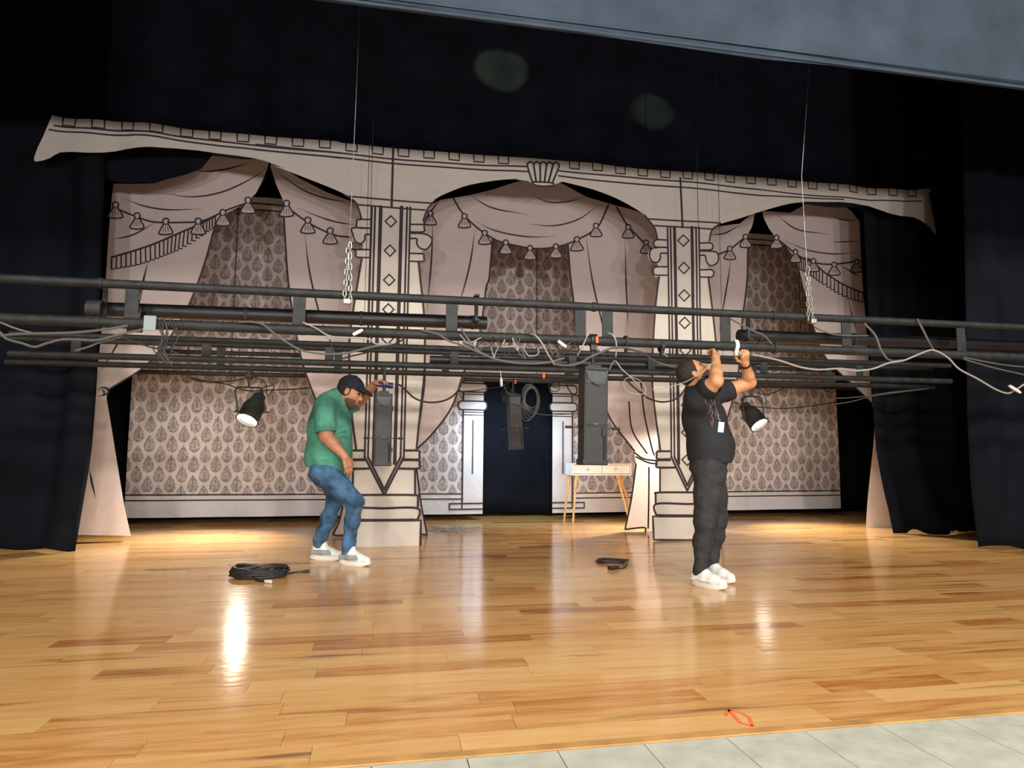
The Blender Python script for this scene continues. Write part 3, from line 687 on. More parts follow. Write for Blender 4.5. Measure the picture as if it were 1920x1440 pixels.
for z, lab in ((1.925, 'lower black lighting pipe behind the drape cloth, carrying the lit lamps'), (2.185, 'upper black lighting pipe behind the drape cloth')):
    mb = MB(); mb.tube([(-3.25, 8.72, z-.015), (1.9, 8.72, z), (7.0, 8.72, z+.02)], .027, 12)
    t = tag(part('lighting_pipe', mb, M['steel2'], None, (1.9, 8.72, z), True), lab, 'pipe')
    mb = MB()
    for k in range(46):
        x = -3.1+k*.215+rnd.uniform(-.07, .07); mb.tube([(x, 8.69, z+.02), (x+rnd.uniform(-.01, .01), 8.69, z+rnd.uniform(.04, .075))], .006, 5); mb.tube([(x, 8.69, z-.02), (x, 8.69, z-rnd.uniform(.035, .07))], .006, 5)
    part('cable_ties', mb, M['steel2'], t)['kind'] = 'stuff'
for a, b, Y, lab in (((195, 580), (912, 605.5), 4.98, 'long black tube resting in the front truss, left half'), ((1385, 629), (1960, 650), 4.98, 'long black tube resting in the front truss, right half')):
    A, B = at(*a, Y), at(*b, Y); mb = MB(); ax = B-A
    mb.lathe(A, ax, [(0, 0), (0, .05), (ax.length, .05), (ax.length, 0)], 18)
    t = tag(part('black_tube', mb, M['tube'], None, tuple(A), True), lab, 'tube')
    for f in (.06, .35, .65, .96):
        c = A+ax*f; mb = MB(); mb.lathe(c-ax.normalized()*.012, ax, [(0, .051), (0, .054), (.024, .054), (.024, .051)], 18); part('band', mb, M['steel2'], t, smoothed=True)
A, B = at(806, 675, 6.168), at(1276, 687, 6.168); mb = MB(); mb.lathe(A, B-A, [(0, 0), (0, .042), ((B-A).length, .042), ((B-A).length, 0)], 14)
tag(part('black_tube', mb, M['tube'], None, tuple(A), True), 'short black tube lying across the middle truss above the doorway', 'tube')
# hanger posts on the front truss
for x, y0, y1, lab in ((893, 556, 604, 'small black strap holding the left tube to the front truss'), (1403, 585, 640, 'small black strap holding the right tube to the front truss'), (196, 530, 600, 'dark strap on the far left of the front truss')):
    a, b = at(x, y0, 4.87), at(x, y1, 4.87); mb = MB(); mb.box((a+b)/2, (.028, .02, (a-b).length), bev=.003)
    mb.box(a, (.036, .11, .014)); mb.box(b+Vector((0, 0, .01)), (.036, .10, .014))
    tag(part('hanger_strap', mb, M['steel'], None, tuple(b)), lab, 'bracket')
# clamps on the front truss
def clamp(x, y, Y, r, mt, label, handle=True, w_=.05):
    c = at(x, y, Y); mb = MB(); mb.lathe(c-Vector((w_/2, 0, 0)), (1, 0, 0), [(0, r), (0, r+.012), (w_, r+.012), (w_, r)], 16)
    mb.box(c+Vector((0, -.01, -r-.02)), (w_, .04, .05), bev=.006)
    t = tag(part('pipe_clamp', mb, M[mt], None, tuple(c), True), label, 'clamp')
    if handle:
        mb = MB(); mb.tube([c+Vector((0, -.02, -r-.02)), c+Vector((.03, -.05, -r-.05))], .007, 8); part('bolt', mb, M['chain'], t)
    return t
CL = clamp(1112, 638, 4.75, .036, 'tube', 'black pipe clamp with orange tag above the big hanging case')
mb = MB(); c = at(1119.5, 637, 4.69); mb.box(c, (.022, .01, .05), bev=.003); part('orange_tag', mb, M['orange'], CL, label='orange tag')
clamp(1378, 648, 4.75, .036, 'whiteplastic', 'white band clamp on the front truss beside the raised hands', True, .03)
clamp(1173, 641, 4.75, .035, 'steel', 'black ring clamp on the front truss, between the orange tag and the man in black', False, .02)
clamp(1240, 650, 4.75, .035, 'steel', 'narrow black clamp on the front truss left of the head of the man in black', True, .025)
for (x, y, lab) in ((180, 580, 'knobbly dark clamp at the left joint of the front truss'), (255, 597, 'dark clamp beside the white label on the front truss')): clamp(x, y, 4.8, .05, 'steel2', lab, True, .09)
c = at(281, 606, 4.68); mb = MB(); mb.box(c, (.075, .012, .10), bev=.004); o = tag(part('paper_label', mb, M['paper'], None, tuple(c)), 'pale blue-grey paper label wrapped on the front truss at the left', 'label')
for x, y, a, Y, lab in ((671, 623, -30, 4.67, 'white label tag hanging on the front truss above the green shirt'), (1054, 645, 35, 4.66, 'small white cable plug by the orange tag'), (1903, 730, 28, 4.66, 'white cable connector at the right edge of the photo'), (940, 717, 88, 6.07, 'pale hanging plug over the doorway'),
                     (877, 644, 20, 4.66, 'small grey connector lying in the cable bundle above the doorway')):
    c = at(x, y, Y); mb = MB(); r = Matrix.Rotation(math.radians(a), 3, 'Y'); L_ = .075 if x < 1800 else .12
    mb.lathe(c-r @ Vector((L_/2, 0, 0)), r @ Vector((1, 0, 0)), [(0, 0), (0, .011), (.02, .013), (L_*.7, .013), (L_, .009), (L_, 0)], 10)
    if x == 940: mb.tube([tuple(c+Vector((0, 0, .03))), tuple(c+Vector((-.01, .02, 1.75-c.z)))], .003, 6)
    tag(part('cable_connector', mb, M['whiteplastic'] if x != 877 else M['greycable'], None, tuple(c), True), lab, 'connector')
for x, y, Y, lab in ((1019.5, 704, 6.06, 'small red-orange plug on the middle truss over the doorway'), (966.5, 716, 8.66, 'tiny red plug below the pipe over the doorway')):
    c = at(x, y, Y); mb = MB(); mb.lathe(c-Vector((0, 0, .025)), (0, 0, 1), [(0, 0), (0, .012), (.05, .014), (.05, 0)], 10); tag(part('cable_connector', mb, M['orange'], None, tuple(c), True), lab, 'connector')

# chains and wire ropes that carry the front truss
def chain(pts, name_label, Y):
    A, B = at(*pts[0], Y), at(*pts[1], Y); n = int((A-B).length/.038); t = None; mb = MB()
    for s_ in (-1, 1):
        for k in range(n):
            c = A+(B-A)*((k+.5)/n)+Vector((s_*.022*(.3+.7*k/n), 0, 0)); d = Vector((1, 0, 0)) if (k+(s_ > 0)) % 2 else Vector((.25, .95, 0))
            pts_ = [c+d*(.011*math.cos(q))+Vector((0, 0, .026*math.sin(q))) for q in [2*math.pi*j/10 for j in range(11)]]
            mb.tube(pts_, .0042, 5, cap=False)
    o = part('hoist_chain', mb, M['chain'], None, tuple(B), True); tag(o, name_label, 'chain')
    mb = MB(); c = B+Vector((0, -.035, -.005)); mb.box(c, (.05, .03, .04), bev=.008); part('shackle', mb, M['chain'], o)
chain([(655, 455), (651, 566)], 'zinc chain looped on the front truss near the left column', 4.71)
chain([(1513, 500), (1520, 603)], 'zinc chain looped on the front truss near the right end', 4.71)
def rope(lab, pts, Y, r=.003, mt='wire', grp=None):
    P = [at(a, b, Y) for a, b in pts]; mb = MB(); mb.tube(P, r, 6); tag(part('wire_rope', mb, M[mt], None, tuple(P[-1]), True), lab, 'rope', grp)
rope('steel wire rope rising from the left chain to the flies', [(655, 455), (664, 265), (678, -60)], 4.71, .0026)
rope('steel wire rope rising from the right chain to the flies', [(1513, 500), (1503, 330), (1522, 60)], 4.71, .0026)
def line_to(lab, x, y, Y, zt):
    q = at(x, y, Y); mb = MB(); mb.tube([(q.x, Y, zt), (q.x, Y, 6.9)], .003, 6); tag(part('wire_rope', mb, M['blackcable'], None, (q.x, Y, zt), True), lab, 'rope')
line_to('thin dark line hanging left of the diamond column, outer one', 692, 500, 6.1, 1.95)
line_to('thin dark line hanging left of the diamond column, inner one', 686, 500, 6.8, 2.01)
line_to('thin dark line hanging over the right diamond column', 1311, 500, 6.1, 1.95)
line_to('thin dark line hanging just right of the right diamond column', 1351, 500, 6.8, 2.01)
for x in (-1.9, 2.0, 6.0):
    for z in (1.94, 2.2): pass
    mb = MB(); mb.tube([(x, 8.745, 1.92), (x, 8.745, 6.9)], .006, 6); tag(part('drop_rope', mb, M['blackcable'], None, (x, 8.745, 1.92), True), 'black drop rope holding the rear lighting pipes, ' + {-1.9: 'left', 2.0: 'middle', 6.0: 'right'}[x] + ' one', 'rope')
# ------------------------------------------------------------------ par cans
def par(lens_px, top_px, clamp_px, Y, d, lab, yaw=0.0):
    c = at(*lens_px, Y); d = Vector(d).normalized(); k = at(*clamp_px, 8.72)
    t = thing('par_can_light', lab, 'stage light', tuple(c), 'lit par cans on the rear pipe')
    o = c-d*.40
    mb = MB(); mb.lathe(o, d, [(0, 0), (0, .055), (.015, .075), (.03, .078), (.10, .085), (.16, .118), (.20, .128), (.36, .132), (.40, .140), (.405, .140), (.405, .125), (.34, .12)], 28)
    part('can_housing', mb, M['can'], t, smoothed=True)
    mb = MB(); mb.lathe(o, d, [(.355, .121), (.375, .09), (.385, .05), (.388, 0)], 28); part('lens', mb, M['lens'], t, smoothed=True)
    for a in range(3):
        an = a*2.1; e = d.orthogonal().normalized(); e = Matrix.Rotation(an, 3, d) @ e; mb = MB(); mb.box(o+d*.40+e*.142, (.02, .02, .02)); part('lens_clip', mb, M['can'], t)
    side = Vector((math.cos(yaw), math.sin(yaw), 0)); piv = o+d*.27; top = Vector((k.x, k.y-.01, k.z-.15))
    w2 = .158
    P = [piv+side*w2, piv+side*w2+Vector((0, 0, .04)), top+side*w2-Vector((0, 0, .04)), top+side*(w2-.035), top, top-side*(w2-.035), top-side*w2-Vector((0, 0, .04)), piv-side*w2+Vector((0, 0, .04)), piv-side*w2]
    mb = MB(); mb.tube(P, .0115, 8); part('yoke', mb, M['can'], t, smoothed=True)
    for sg in (-1, 1):
        q = piv+side*(w2*sg); mb = MB(); mb.tube([piv+side*(.125*sg), q+side*(.03*sg)], .012, 8); mb.box(q+side*(.04*sg), (.015, .05, .014), bev=.004); part('tilt_knob', mb, M['can'], t)
    mb = MB(); mb.tube([top, Vector((k.x, k.y, k.z-.02))], .016, 8); mb.lathe(k-Vector((.035, 0, 0)), (1, 0, 0), [(0, .028), (0, .045), (.07, .045), (.07, .028)], 14); mb.box(k+Vector((.0, -.03, .03)), (.05, .05, .04), bev=.006)
    part('hook_clamp', mb, M['can'], t)
    P = smooth([tuple(o), tuple(o+Vector((.02, .02, .09))), tuple(o+Vector((.16, 0, .12))), tuple(top+side*.22+Vector((0, 0, -.10))), tuple(top+side*.19+Vector((0, 0, .06))), tuple(k+Vector((.06, 0, -.02)))], 6)
    mb = MB(); mb.tube(P, .007, 6); part('power_cord', mb, M['blackcable'], t, smoothed=True)
    s_ = spot('par_beam', tuple(c+d*.05), tuple(c+d*2), PAR_POWER, (1.0, .90, .74), 106, 1.0, .05)
    return t
par((463, 788), (465, 742), (468, 704), 8.55, (-.26, -.52, -.81), 'lit black par can hanging at the left over the wallpaper', 0.1)
par((1424, 797), (1408, 758), (1408, 724), 8.55, (.24, -.62, -.75), 'lit black par can hanging at the right behind the man in black', .05)

par((1268, 800), (1270, 755), (1272, 722), 8.5, (-.45, -.45, -.77), 'assumed lit par can, added unseen behind the right printed column', .05)  # assumed third par can, unseen; added for the warm glow on the drape
# assumed cool wash light and its housing, unseen, added on the rear pipe
t = thing('assumed_wash_light', 'assumed small black wash light on the rear pipe, added unseen behind the dim hanging case', 'stage light', (1.62, 8.86, 1.68)); c = Vector((1.62, 8.86, 1.70)); d = Vector((.1, .62, -.78)).normalized()
mb = MB(); mb.lathe(c-d*.08, d, [(0, 0), (0, .05), (.06, .06), (.12, .06), (.125, .052), (.11, .05)], 20); part('can_housing', mb, M['can'], t, smoothed=True)
mb = MB(); mb.lathe(c-d*.08, d, [(.112, .05), (.116, 0)], 20); part('lens', mb, M['coollens'], t)
mb = MB(); mb.tube([(1.55, 8.86, 1.71), (1.55, 8.86, 1.80), (1.62, 8.85, 1.84), (1.69, 8.86, 1.80), (1.69, 8.86, 1.71)], .007, 8); mb.tube([(1.62, 8.85, 1.84), (1.62, 8.80, 1.90), (1.62, 8.75, 1.92)], .012, 6); part('yoke', mb, M['can'], t, smoothed=True)

# ------------------------------------------------------------------ hanging two-part cases
def hang_case(topc, wd, dp, h, split, lab, rotz, tilt, hang_z, detail=True):
    t = thing('hanging_case', lab, 'stage fixture', tuple(topc-Vector((0, 0, h))), 'grey column fixtures hanging from the trusses')
    rot = (Matrix.Rotation(rotz, 3, 'Z') @ Matrix.Rotation(tilt, 3, 'Y'))
    W = lambda x, y, z: topc+rot @ Vector((x, y, z))
    h1 = h*split
    mb = MB(); mb.box(W(0, 0, -h1/2), (wd, dp, h1), rot, bev=.012); part('upper_body', mb, M['case'], t)
    mb = MB(); mb.box(W(0, 0, -h1-(h-h1)/2), (wd*.985, dp*.97, h-h1-.008), rot, bev=.012); part('lower_body', mb, M['case'], t)
    mb = MB(); mb.box(W(0, 0, -h1), (wd*1.02, dp*1.02, .012), rot); part('seam_band', mb, M['caserim'], t)
    mb = MB(); mb.box(W(0, 0, -h+.02), (wd*1.07, dp*1.05, .045), rot, bev=.01); part('end_cap', mb, M['caserim'], t)
    mb = MB(); mb.box(W(0, -.01, -.01), (wd*1.02, dp*1.03, .03), rot, bev=.01); part('top_cap', mb, M['caserim'], t)
    mb = MB(); mb.box(W(0, -dp/2-.003, -h*.10), (wd*.80, .008, h*.13), rot, bev=.003); mb.box(W(0, -dp/2-.008, -h*.10), (wd*.42, .006, h*.10), rot); part('face_plate', mb, M['caseface'], t)
    for sg in (-1, 1):
        mb = MB(); mb.box(W(sg*wd*.47, -dp*.47, -h*.5), (.012, .014, h*.94), rot, bev=.004); part('corner_rail', mb, M['caserim'], t)
    for z in (-h*.2, -h*.78):
        mb = MB(); mb.box(W(wd*.52, -dp*.1, z), (.018, .05, h*.07), rot, bev=.005); part('latch', mb, M['caserim'], t)
    mb = MB(); mb.tube([tuple(W(wd*.36, -dp/2-.004, -h*.70)), tuple(W(wd*.36, -dp/2-.004, -h*.96))], .006, 6); mb.box(W(wd*.34, -dp/2-.006, -h*.66), (wd*.16, .012, h*.09), rot, bev=.003); part('slot_strip', mb, M['caserim'], t)
    mb = MB(); mb.box(W(0, -dp/2-.004, -h1+.012), (wd*.22, .01, .012), rot, bev=.003); part('pull_tab', mb, M['greycable'], t)
    P = smooth([tuple(W(-wd*.45, -dp/2-.004, -.01)), tuple(W(-wd*.3, -dp/2-.014, -h*.13)), tuple(W(.02, -dp/2-.02, -h*.175)), tuple(W(wd*.3, -dp/2-.014, -h*.13)), tuple(W(wd*.48, -dp/2-.004, -.01))], 6)
    mb = MB(); mb.tube(P, .006, 6); part('carry_loop', mb, M['greycable'], t, smoothed=True)
    mb = MB(); mb.tube([tuple(W(0, 0, 0)), tuple(W(0, 0, .05)), (topc.x, topc.y, hang_z)], .014, 8); mb.box(W(0, 0, .012), (wd*.6, dp*.5, .03), rot, bev=.006); part('hanger', mb, M['caserim'], t)
    for z in (-h*.62,):
        mb = MB(); mb.tube([tuple(W(-wd*.95, 0, z)), tuple(W(wd*1.0, 0, z))], .004, 6); mb.tube([tuple(W(-wd*1.15, 0, z)), tuple(W(-wd*.9, 0, z))], .010, 8); mb.tube([tuple(W(wd*.9, 0, z)), tuple(W(wd*1.2, 0, z))], .010, 8); part('cross_pin', mb, M['caserim'], t)
    return t
hang_case(at(1112, 691, 4.75)+Vector((0, 0, 0)), .185, .13, .715, .60, 'large dark grey case hanging upright before the console table', .10, .02, 1.80)
hang_case(at(720, 739, 6.1), .148, .11, .64, .62, 'dark grey case hanging on the left column beside the green shirt', .05, .0, 1.745)
hang_case(at(962, 741, 8.66), .165, .12, .72, .6, 'dim grey case hanging tilted in the dark doorway', .2, -.07, 1.91)

# ------------------------------------------------------------------ cables
def cable(lab, c, pts, Y, r=.007, mt='greycable', Y2=None, wob=0.0):
    q = px(c, pts); n = len(q); P = []
    for i, (a, b) in enumerate(q):
        yy = Y if Y2 is None else Y+(Y2-Y)*i/(n-1)
        if 4.55 < yy < 4.74: yy += (4.711-yy)*abs(2*i/(n-1)-1)**2
        P.append(tuple(at(a, b, yy)))
    P = smooth(P, 6); mb = MB(); mb.tube(P, r, 6)
    return tag(part('cable', mb, M[mt], None, P[len(P)//2], True), lab, 'cable')
cable('thick grey cable sagging at the far left of the front truss', 'a', [(-80, 540), (0, 590), (60, 650), (200, 690), (310, 722), (420, 690), (560, 655), (700, 655), (880, 660), (1080, 610), (1300, 562)], 4.66, .008)
cable('straight grey cable strung along the far left of the front truss', 'a', [(-80, 622), (0, 620), (200, 605), (450, 600), (700, 590), (950, 565), (1150, 530)], 4.68, .0085)
cable('short grey cable crossing at the left edge of the photo', 'a', [(-60, 470), (0, 500), (150, 560), (300, 600)], 4.67, .007)
cable('thin dark cable under the left end of the front truss', 'a', [(680, 755), (800, 720), (900, 680), (1100, 630)], 4.7, .006, 'greycable')
cable('dark cable drooping below the white label at the left', 'a', [(1090, 640), (1250, 690), (1400, 735), (1560, 740)], 4.7, .006, 'blackcable')
cable('grey cable swooping below the front truss left of the column', 'b', [(430, 402), (540, 402), (640, 425), (720, 490), (860, 590), (1000, 660), (1200, 690), (1400, 680), (1600, 630), (1800, 600)], 4.68, .0075)
cable('thin white cable on the front truss above the capped head', 'b', [(1000, 405), (1120, 460), (1250, 530), (1500, 548), (1600, 560), (1660, 600), (1800, 600)], 4.68, .0055, 'lightcable')
cable('dark cable looping behind the front truss by the column', 'b', [(1240, 560), (1300, 725), (1450, 705), (1600, 670), (1780, 620), (1900, 560)], 4.793, .006, 'blackcable')
cable('grey cable snaking through the cable bundle above the doorway', 'c', [(330, 475), (480, 510), (580, 570), (700, 610), (820, 660), (960, 720), (1080, 755), (1250, 775), (1450, 770), (1620, 730)], 4.64, .008)
cable('dark cable dropping into the bundle above the doorway', 'c', [(690, 455), (760, 560), (850, 660), (1000, 740)], 4.66, .007, 'greycable')
cable('pale cable dropping diagonally left of the orange tag', 'c', [(1320, 515), (1360, 520), (1420, 590), (1480, 700), (1540, 790)], 4.64, .0065, 'lightcable')
cable('thick grey cable sagging beneath the orange tag', 'c', [(1520, 780), (1640, 793), (1760, 772), (1850, 720), (1940, 680), (2060, 635), (2180, 632)], 4.62, .009)
cable('pale short cable hanging below the orange tag', 'd', [(290, 340), (250, 430), (205, 510)], 4.66, .006, 'lightcable')
cable('pale cable arching over the front truss right of the orange tag', 'd', [(480, 310), (520, 325), (548, 370), (556, 440), (550, 520)], 4.67, .006, 'lightcable')
cable('dark cable curving from the front truss toward the man in black', 'd', [(640, 450), (800, 490), (900, 560), (1050, 610), (1160, 630)], 4.9, .0085, 'greycable')
cable('dark cable drooping between the big case and the man in black', 'd', [(630, 690), (660, 745), (740, 820), (850, 900), (980, 930), (1105, 893), (1180, 800), (1200, 720)], 6.14, .009, 'blackcable')
cable('thin white line crossing in front of the man in black', 'd', [(1520, 480), (1400, 600), (1280, 690), (1170, 752), (1000, 803), (880, 818)], 4.45, .0032, 'lightcable')
cable('thin white cord hanging beside the big case', 'd', [(490, 640), (540, 560), (600, 630), (690, 712), (760, 790), (820, 880)], 4.62, .0042, 'lightcable')
cable('small white cord loop right of the big case', 'd', [(700, 705), (640, 720), (620, 770), (650, 830), (740, 860), (810, 850), (815, 800), (770, 740), (700, 708)], 4.64, .003, 'lightcable')
cable('long pale cable sagging across the right end of the front truss', 'e', [(40, 460), (220, 500), (380, 550), (500, 565), (650, 558), (750, 572), (870, 560), (980, 520), (1090, 500), (1200, 455), (1290, 430), (1390, 480), (1470, 560), (1600, 630), (1720, 700), (1800, 728), (1850, 712), (1960, 640)], 4.64, .0075, 'lightcable')
cable('grey cable slung from the top chord at the right', 'e', [(1180, 215), (1215, 280), (1255, 360), (1300, 440)], 4.66, .0085)
cable('dark grey cable crossing the right tube', 'e', [(815, 245), (890, 330), (930, 430), (990, 500), (1090, 500)], 4.66, .0085)
cable('thin grey cable slipping over the right black tube at its left end', 'e', [(-110, 215), (30, 290), (120, 330), (175, 390)], 4.7, .007)
cable('pale grey cable lying along the right black tube', 'e', [(470, 270), (520, 295), (600, 320), (690, 328), (840, 330)], 4.72, .006)
cable('upper thin grey cable running off the right edge', 'e', [(1500, 480), (1650, 510), (1800, 535), (1960, 550)], 4.7, .006)
cable('lower thin grey cable running off the right edge', 'e', [(1500, 492), (1700, 550), (1830, 580), (1960, 610)], 4.7, .006)
cable('thin grey cable below the right ends of the middle trusses', '8', [(550, 350), (700, 340), (850, 318), (1000, 300), (1150, 285)], 6.7, .006)
cable('thin grey cable under the right side, lower of two', '8', [(550, 385), (640, 370), (760, 340), (900, 318), (1110, 292)], 6.75, .006)
cable('black power cord strung left of the left lamp', 'b', [(0, 905), (150, 940), (300, 960), (450, 1010), (560, 1022), (700, 1015), (900, 1008), (1060, 995)], 8.66, .009, 'blackcable')
cable('black cord running from the far left to the left lamp clamp', 'b', [(-20, 900), (60, 935), (200, 940), (380, 930), (490, 905)], 8.68, .008, 'blackcable')
cable('black cord strung across the right wallpaper behind the right lamp', '7', [(1200, 335), (1350, 365), (1500, 378), (1650, 368), (1830, 340)], 8.6, .008, 'blackcable')
cable('black cord looping from the right lamp clamp', '7', [(1375, 285), (1430, 300), (1480, 285), (1530, 262)], 8.66, .008, 'blackcable')
cable('black cord loop hanging at the right end of the lower pipe', '7', [(1740, 258), (1780, 285), (1830, 280)], 8.68, .007, 'blackcable')
cable('black cable drooping from the blue plug across the left drape', 'c', [(95, 960), (150, 975), (200, 1020), (280, 1090), (400, 1125), (540, 1110), (640, 1050), (700, 950), (722, 880)], 6.12, .0095, 'blackcable')
cable('thin black line stretched to the doorway top', 'c', [(660, 1028), (800, 1020), (950, 1000), (1060, 980), (1130, 938)], 8.69, .007, 'blackcable')
cable('black cable loop hanging at the right of the doorway top', 'c', [(1640, 938), (1650, 985), (1690, 1045), (1740, 1065), (1790, 1055)], 8.69, .009, 'blackcable')
cable('small black cable loop over the right door column', 'c', [(1500, 938), (1510, 965), (1535, 990), (1565, 985), (1572, 940)], 8.69, .008, 'blackcable')
cable('wider black cable loop over the right door column', 'c', [(1478, 938), (1490, 1005), (1530, 1030), (1575, 1010), (1585, 940)], 8.69, .007, 'blackcable')
cable('grey cable trailing from the dim case to the right door column', 'c', [(1110, 1030), (1180, 1110), (1270, 1180), (1360, 1220), (1460, 1238), (1600, 1235), (1760, 1225), (1900, 1190)], 8.60, .006)
cable('thin beige cord fanning up from the dim case', 'c', [(1130, 1060), (1150, 1010), (1180, 935)], 8.69, .005, 'greycable')
cable('beige cord crossing the dim case top', 'c', [(1060, 935), (1100, 1020), (1130, 1070), (1180, 1085)], 8.69, .006, 'greycable')
# bundle of thin cables tangled on the middle of the truss
for i in range(16):
    r_ = random.Random(40+i); a = r_.uniform(620, 1560); b = r_.uniform(560, 700); b0 = 470+.045*a; pts = [(a, b0+r_.uniform(10, 60))]
    for k in range(4): a += r_.uniform(-60, 130); pts.append((a, b0+[120, 170, 130, 40][k]*r_.uniform(.5, 1.3)))
    cable('thin loose cable in the tangle on the front truss above the doorway', 'c', pts, r_.choice([4.705, 4.795]), r_.uniform(.003, .0055), r_.choice(['greycable', 'blackcable', 'lightcable', 'greycable']))['group'] = 'tangled thin cables on the front truss'
for i in range(9):
    r_ = random.Random(90+i); a = r_.uniform(1380, 1560); pts = [(a, 455), (a+r_.uniform(20, 60), 540), (a+r_.uniform(10, 90), 640), (a+r_.uniform(-30, 60), 740), (a+r_.uniform(-20, 120), r_.uniform(780, 900))]
    cable('thin black wire in the bunch below the white label at the left', 'a', pts, r_.choice([4.70, 4.705]), .004, 'blackcable')['group'] = 'black wires below the label'
# hanging coil in the doorway
c0 = at(995, 742, 8.66); mb = MB(); mb.tube([tuple(c0+Vector((.02, 0, .16))), (c0.x+.03, 8.69, 1.91)], .006, 6)
for k in range(7):
    ph = k*.5; pts = [c0+Vector((.11*math.cos(q)*(1-.1*k/7)+.02*math.sin(ph), .03*math.sin(q+ph), .20*math.sin(q)*(.8+.05*k)-.02*k)) for q in [2*math.pi*j/22 for j in range(23)]]
    pts = [Matrix.Rotation(.06*k-.2, 3, 'Y') @ (q-c0)+c0 for q in pts]; mb.tube(pts, .006, 6, cap=False)
tag(part('cable_coil', mb, M['greycable'], None, tuple(c0), True), 'coil of thin grey cable hanging in the dark doorway', 'cable coil')

# ------------------------------------------------------------------ things on the floor
def floor_coil(cx, cy, rx, ry, loops, r, lab, seed, ends, mt='blackcable'):
    c = onfloor(cx, cy); g = random.Random(seed); t = thing('cable_coil', lab, 'cable coil', (c.x, c.y, 0), 'coiled cables on the floor')
    pts = []
    for k in range(loops*24+1):
        a = 2*math.pi*k/24; lp = k/24
        j = .08*math.sin(1.7*lp*3+seed)
        pts.append((c.x+rx*(1+j-.04*(lp % 3))*math.cos(a)+.01*g.uniform(-1, 1), c.y+ry*(1+j*.6-.05*(lp % 4))*math.sin(a), r+.0035*(lp)*(1+.4*math.sin(a*2+lp))+.004))
    mb = MB(); mb.tube(pts, r, 7); part('coiled_cable', mb, M[mt], t, smoothed=True)
    for (e, plug) in ends:
        P = [onfloor(a, b) for a, b in e]; P = smooth([(q.x, q.y, r+(.03 if i == 0 else .002)) for i, q in enumerate(P)], 6); mb = MB(); mb.tube(P, r*.8, 7); part('loose_end', mb, M[mt], t, smoothed=True)
        q = Vector(P[-1]); d = (Vector(P[-1])-Vector(P[-3])).normalized(); mb = MB(); mb.lathe(q, d, [(0, 0), (0, .010), (.03, .013), (.06, .013), (.06, 0)], 10); part('plug', mb, M[plug], t, smoothed=True)
    return t
floor_coil(486, 1082, .20, .125, 16, .0105, 'black cable coil on the floor at the left, with a loose plug', 3, [([(510, 1072), (534, 1078), (553, 1076), (566, 1075)], 'blackcable'), ([(455, 1080), (480, 1090), (497, 1093)], 'whiteplastic')])
floor_coil(1147, 1055, .13, .10, 4, .007, 'small black cable coil on the floor beneath the hanging case', 5, [([(1178, 1058), (1172, 1066), (1156, 1068)], 'blackcable')])
c = onfloor(1150, 1068); mb = MB(); mb.box((c.x, c.y, .016), (.09, .055, .03), Matrix.Rotation(.4, 3, 'Z'), bev=.008); tag(part('plug_block', mb, M['blackcable'], None, (c.x, c.y, .001)), 'dark plug block lying in front of the small cable coil', 'plug')
g = random.Random(11); mb = MB(); c = onfloor(846, 994)
for k in range(26):
    x, y_ = c.x+g.gauss(0, .16), c.y+g.gauss(0, .12); pts = []
    for j in range(9): x += g.uniform(-.09, .09); y_ += g.uniform(-.06, .06); pts.append((min(max(x, c.x-.36), c.x+.38), min(max(y_, c.y-.25), c.y+.25), .008+abs(g.gauss(0, .016))))
    mb.tube(smooth(pts, 3), .0035, 5)
for k in range(3):
    x = c.x+.04+.07*k; mb.tube(smooth([(x, c.y, .01), (x-.02, c.y, .06), (x+.02, c.y+.01, .10), (x+.05, c.y, .11)], 4), .004, 5)
tag(part('wire_tangle', mb, M['lightcable'], None, (c.x, c.y, .001), True), 'flat tangle of grey wire on the floor behind the left column', 'wire')
# orange tape mark
T = thing('tape_mark', 'orange tape mark stuck on the boards near the stone tiles', 'tape', (1.34, 2.42, 0))
for a, b in (((1366, 1331), (1392, 1338)), ((1392, 1338), (1404, 1345)), ((1404, 1345), (1412, 1362)), ((1366, 1331), (1388, 1356)), ((1388, 1356), (1412, 1362)), ((1366, 1331), (1360, 1343))):
    A, B = onfloor(a, b) if False else onfloor(*a), onfloor(*b); d = (B-A); n_ = Vector((-d.y, d.x, 0)).normalized()*.007
    mb = MB(); z = Vector((0, 0, .0009)); z2 = Vector((0, 0, .0002)); q = [A+n_, A-n_, B-n_, B+n_]
    mb.add([v+z2 for v in q]+[v+z for v in q], [(3, 2, 1, 0), (4, 5, 6, 7), (0, 1, 5, 4), (1, 2, 6, 5), (2, 3, 7, 6), (3, 0, 4, 7)]); part('tape_strip', mb, M['tape'], T)

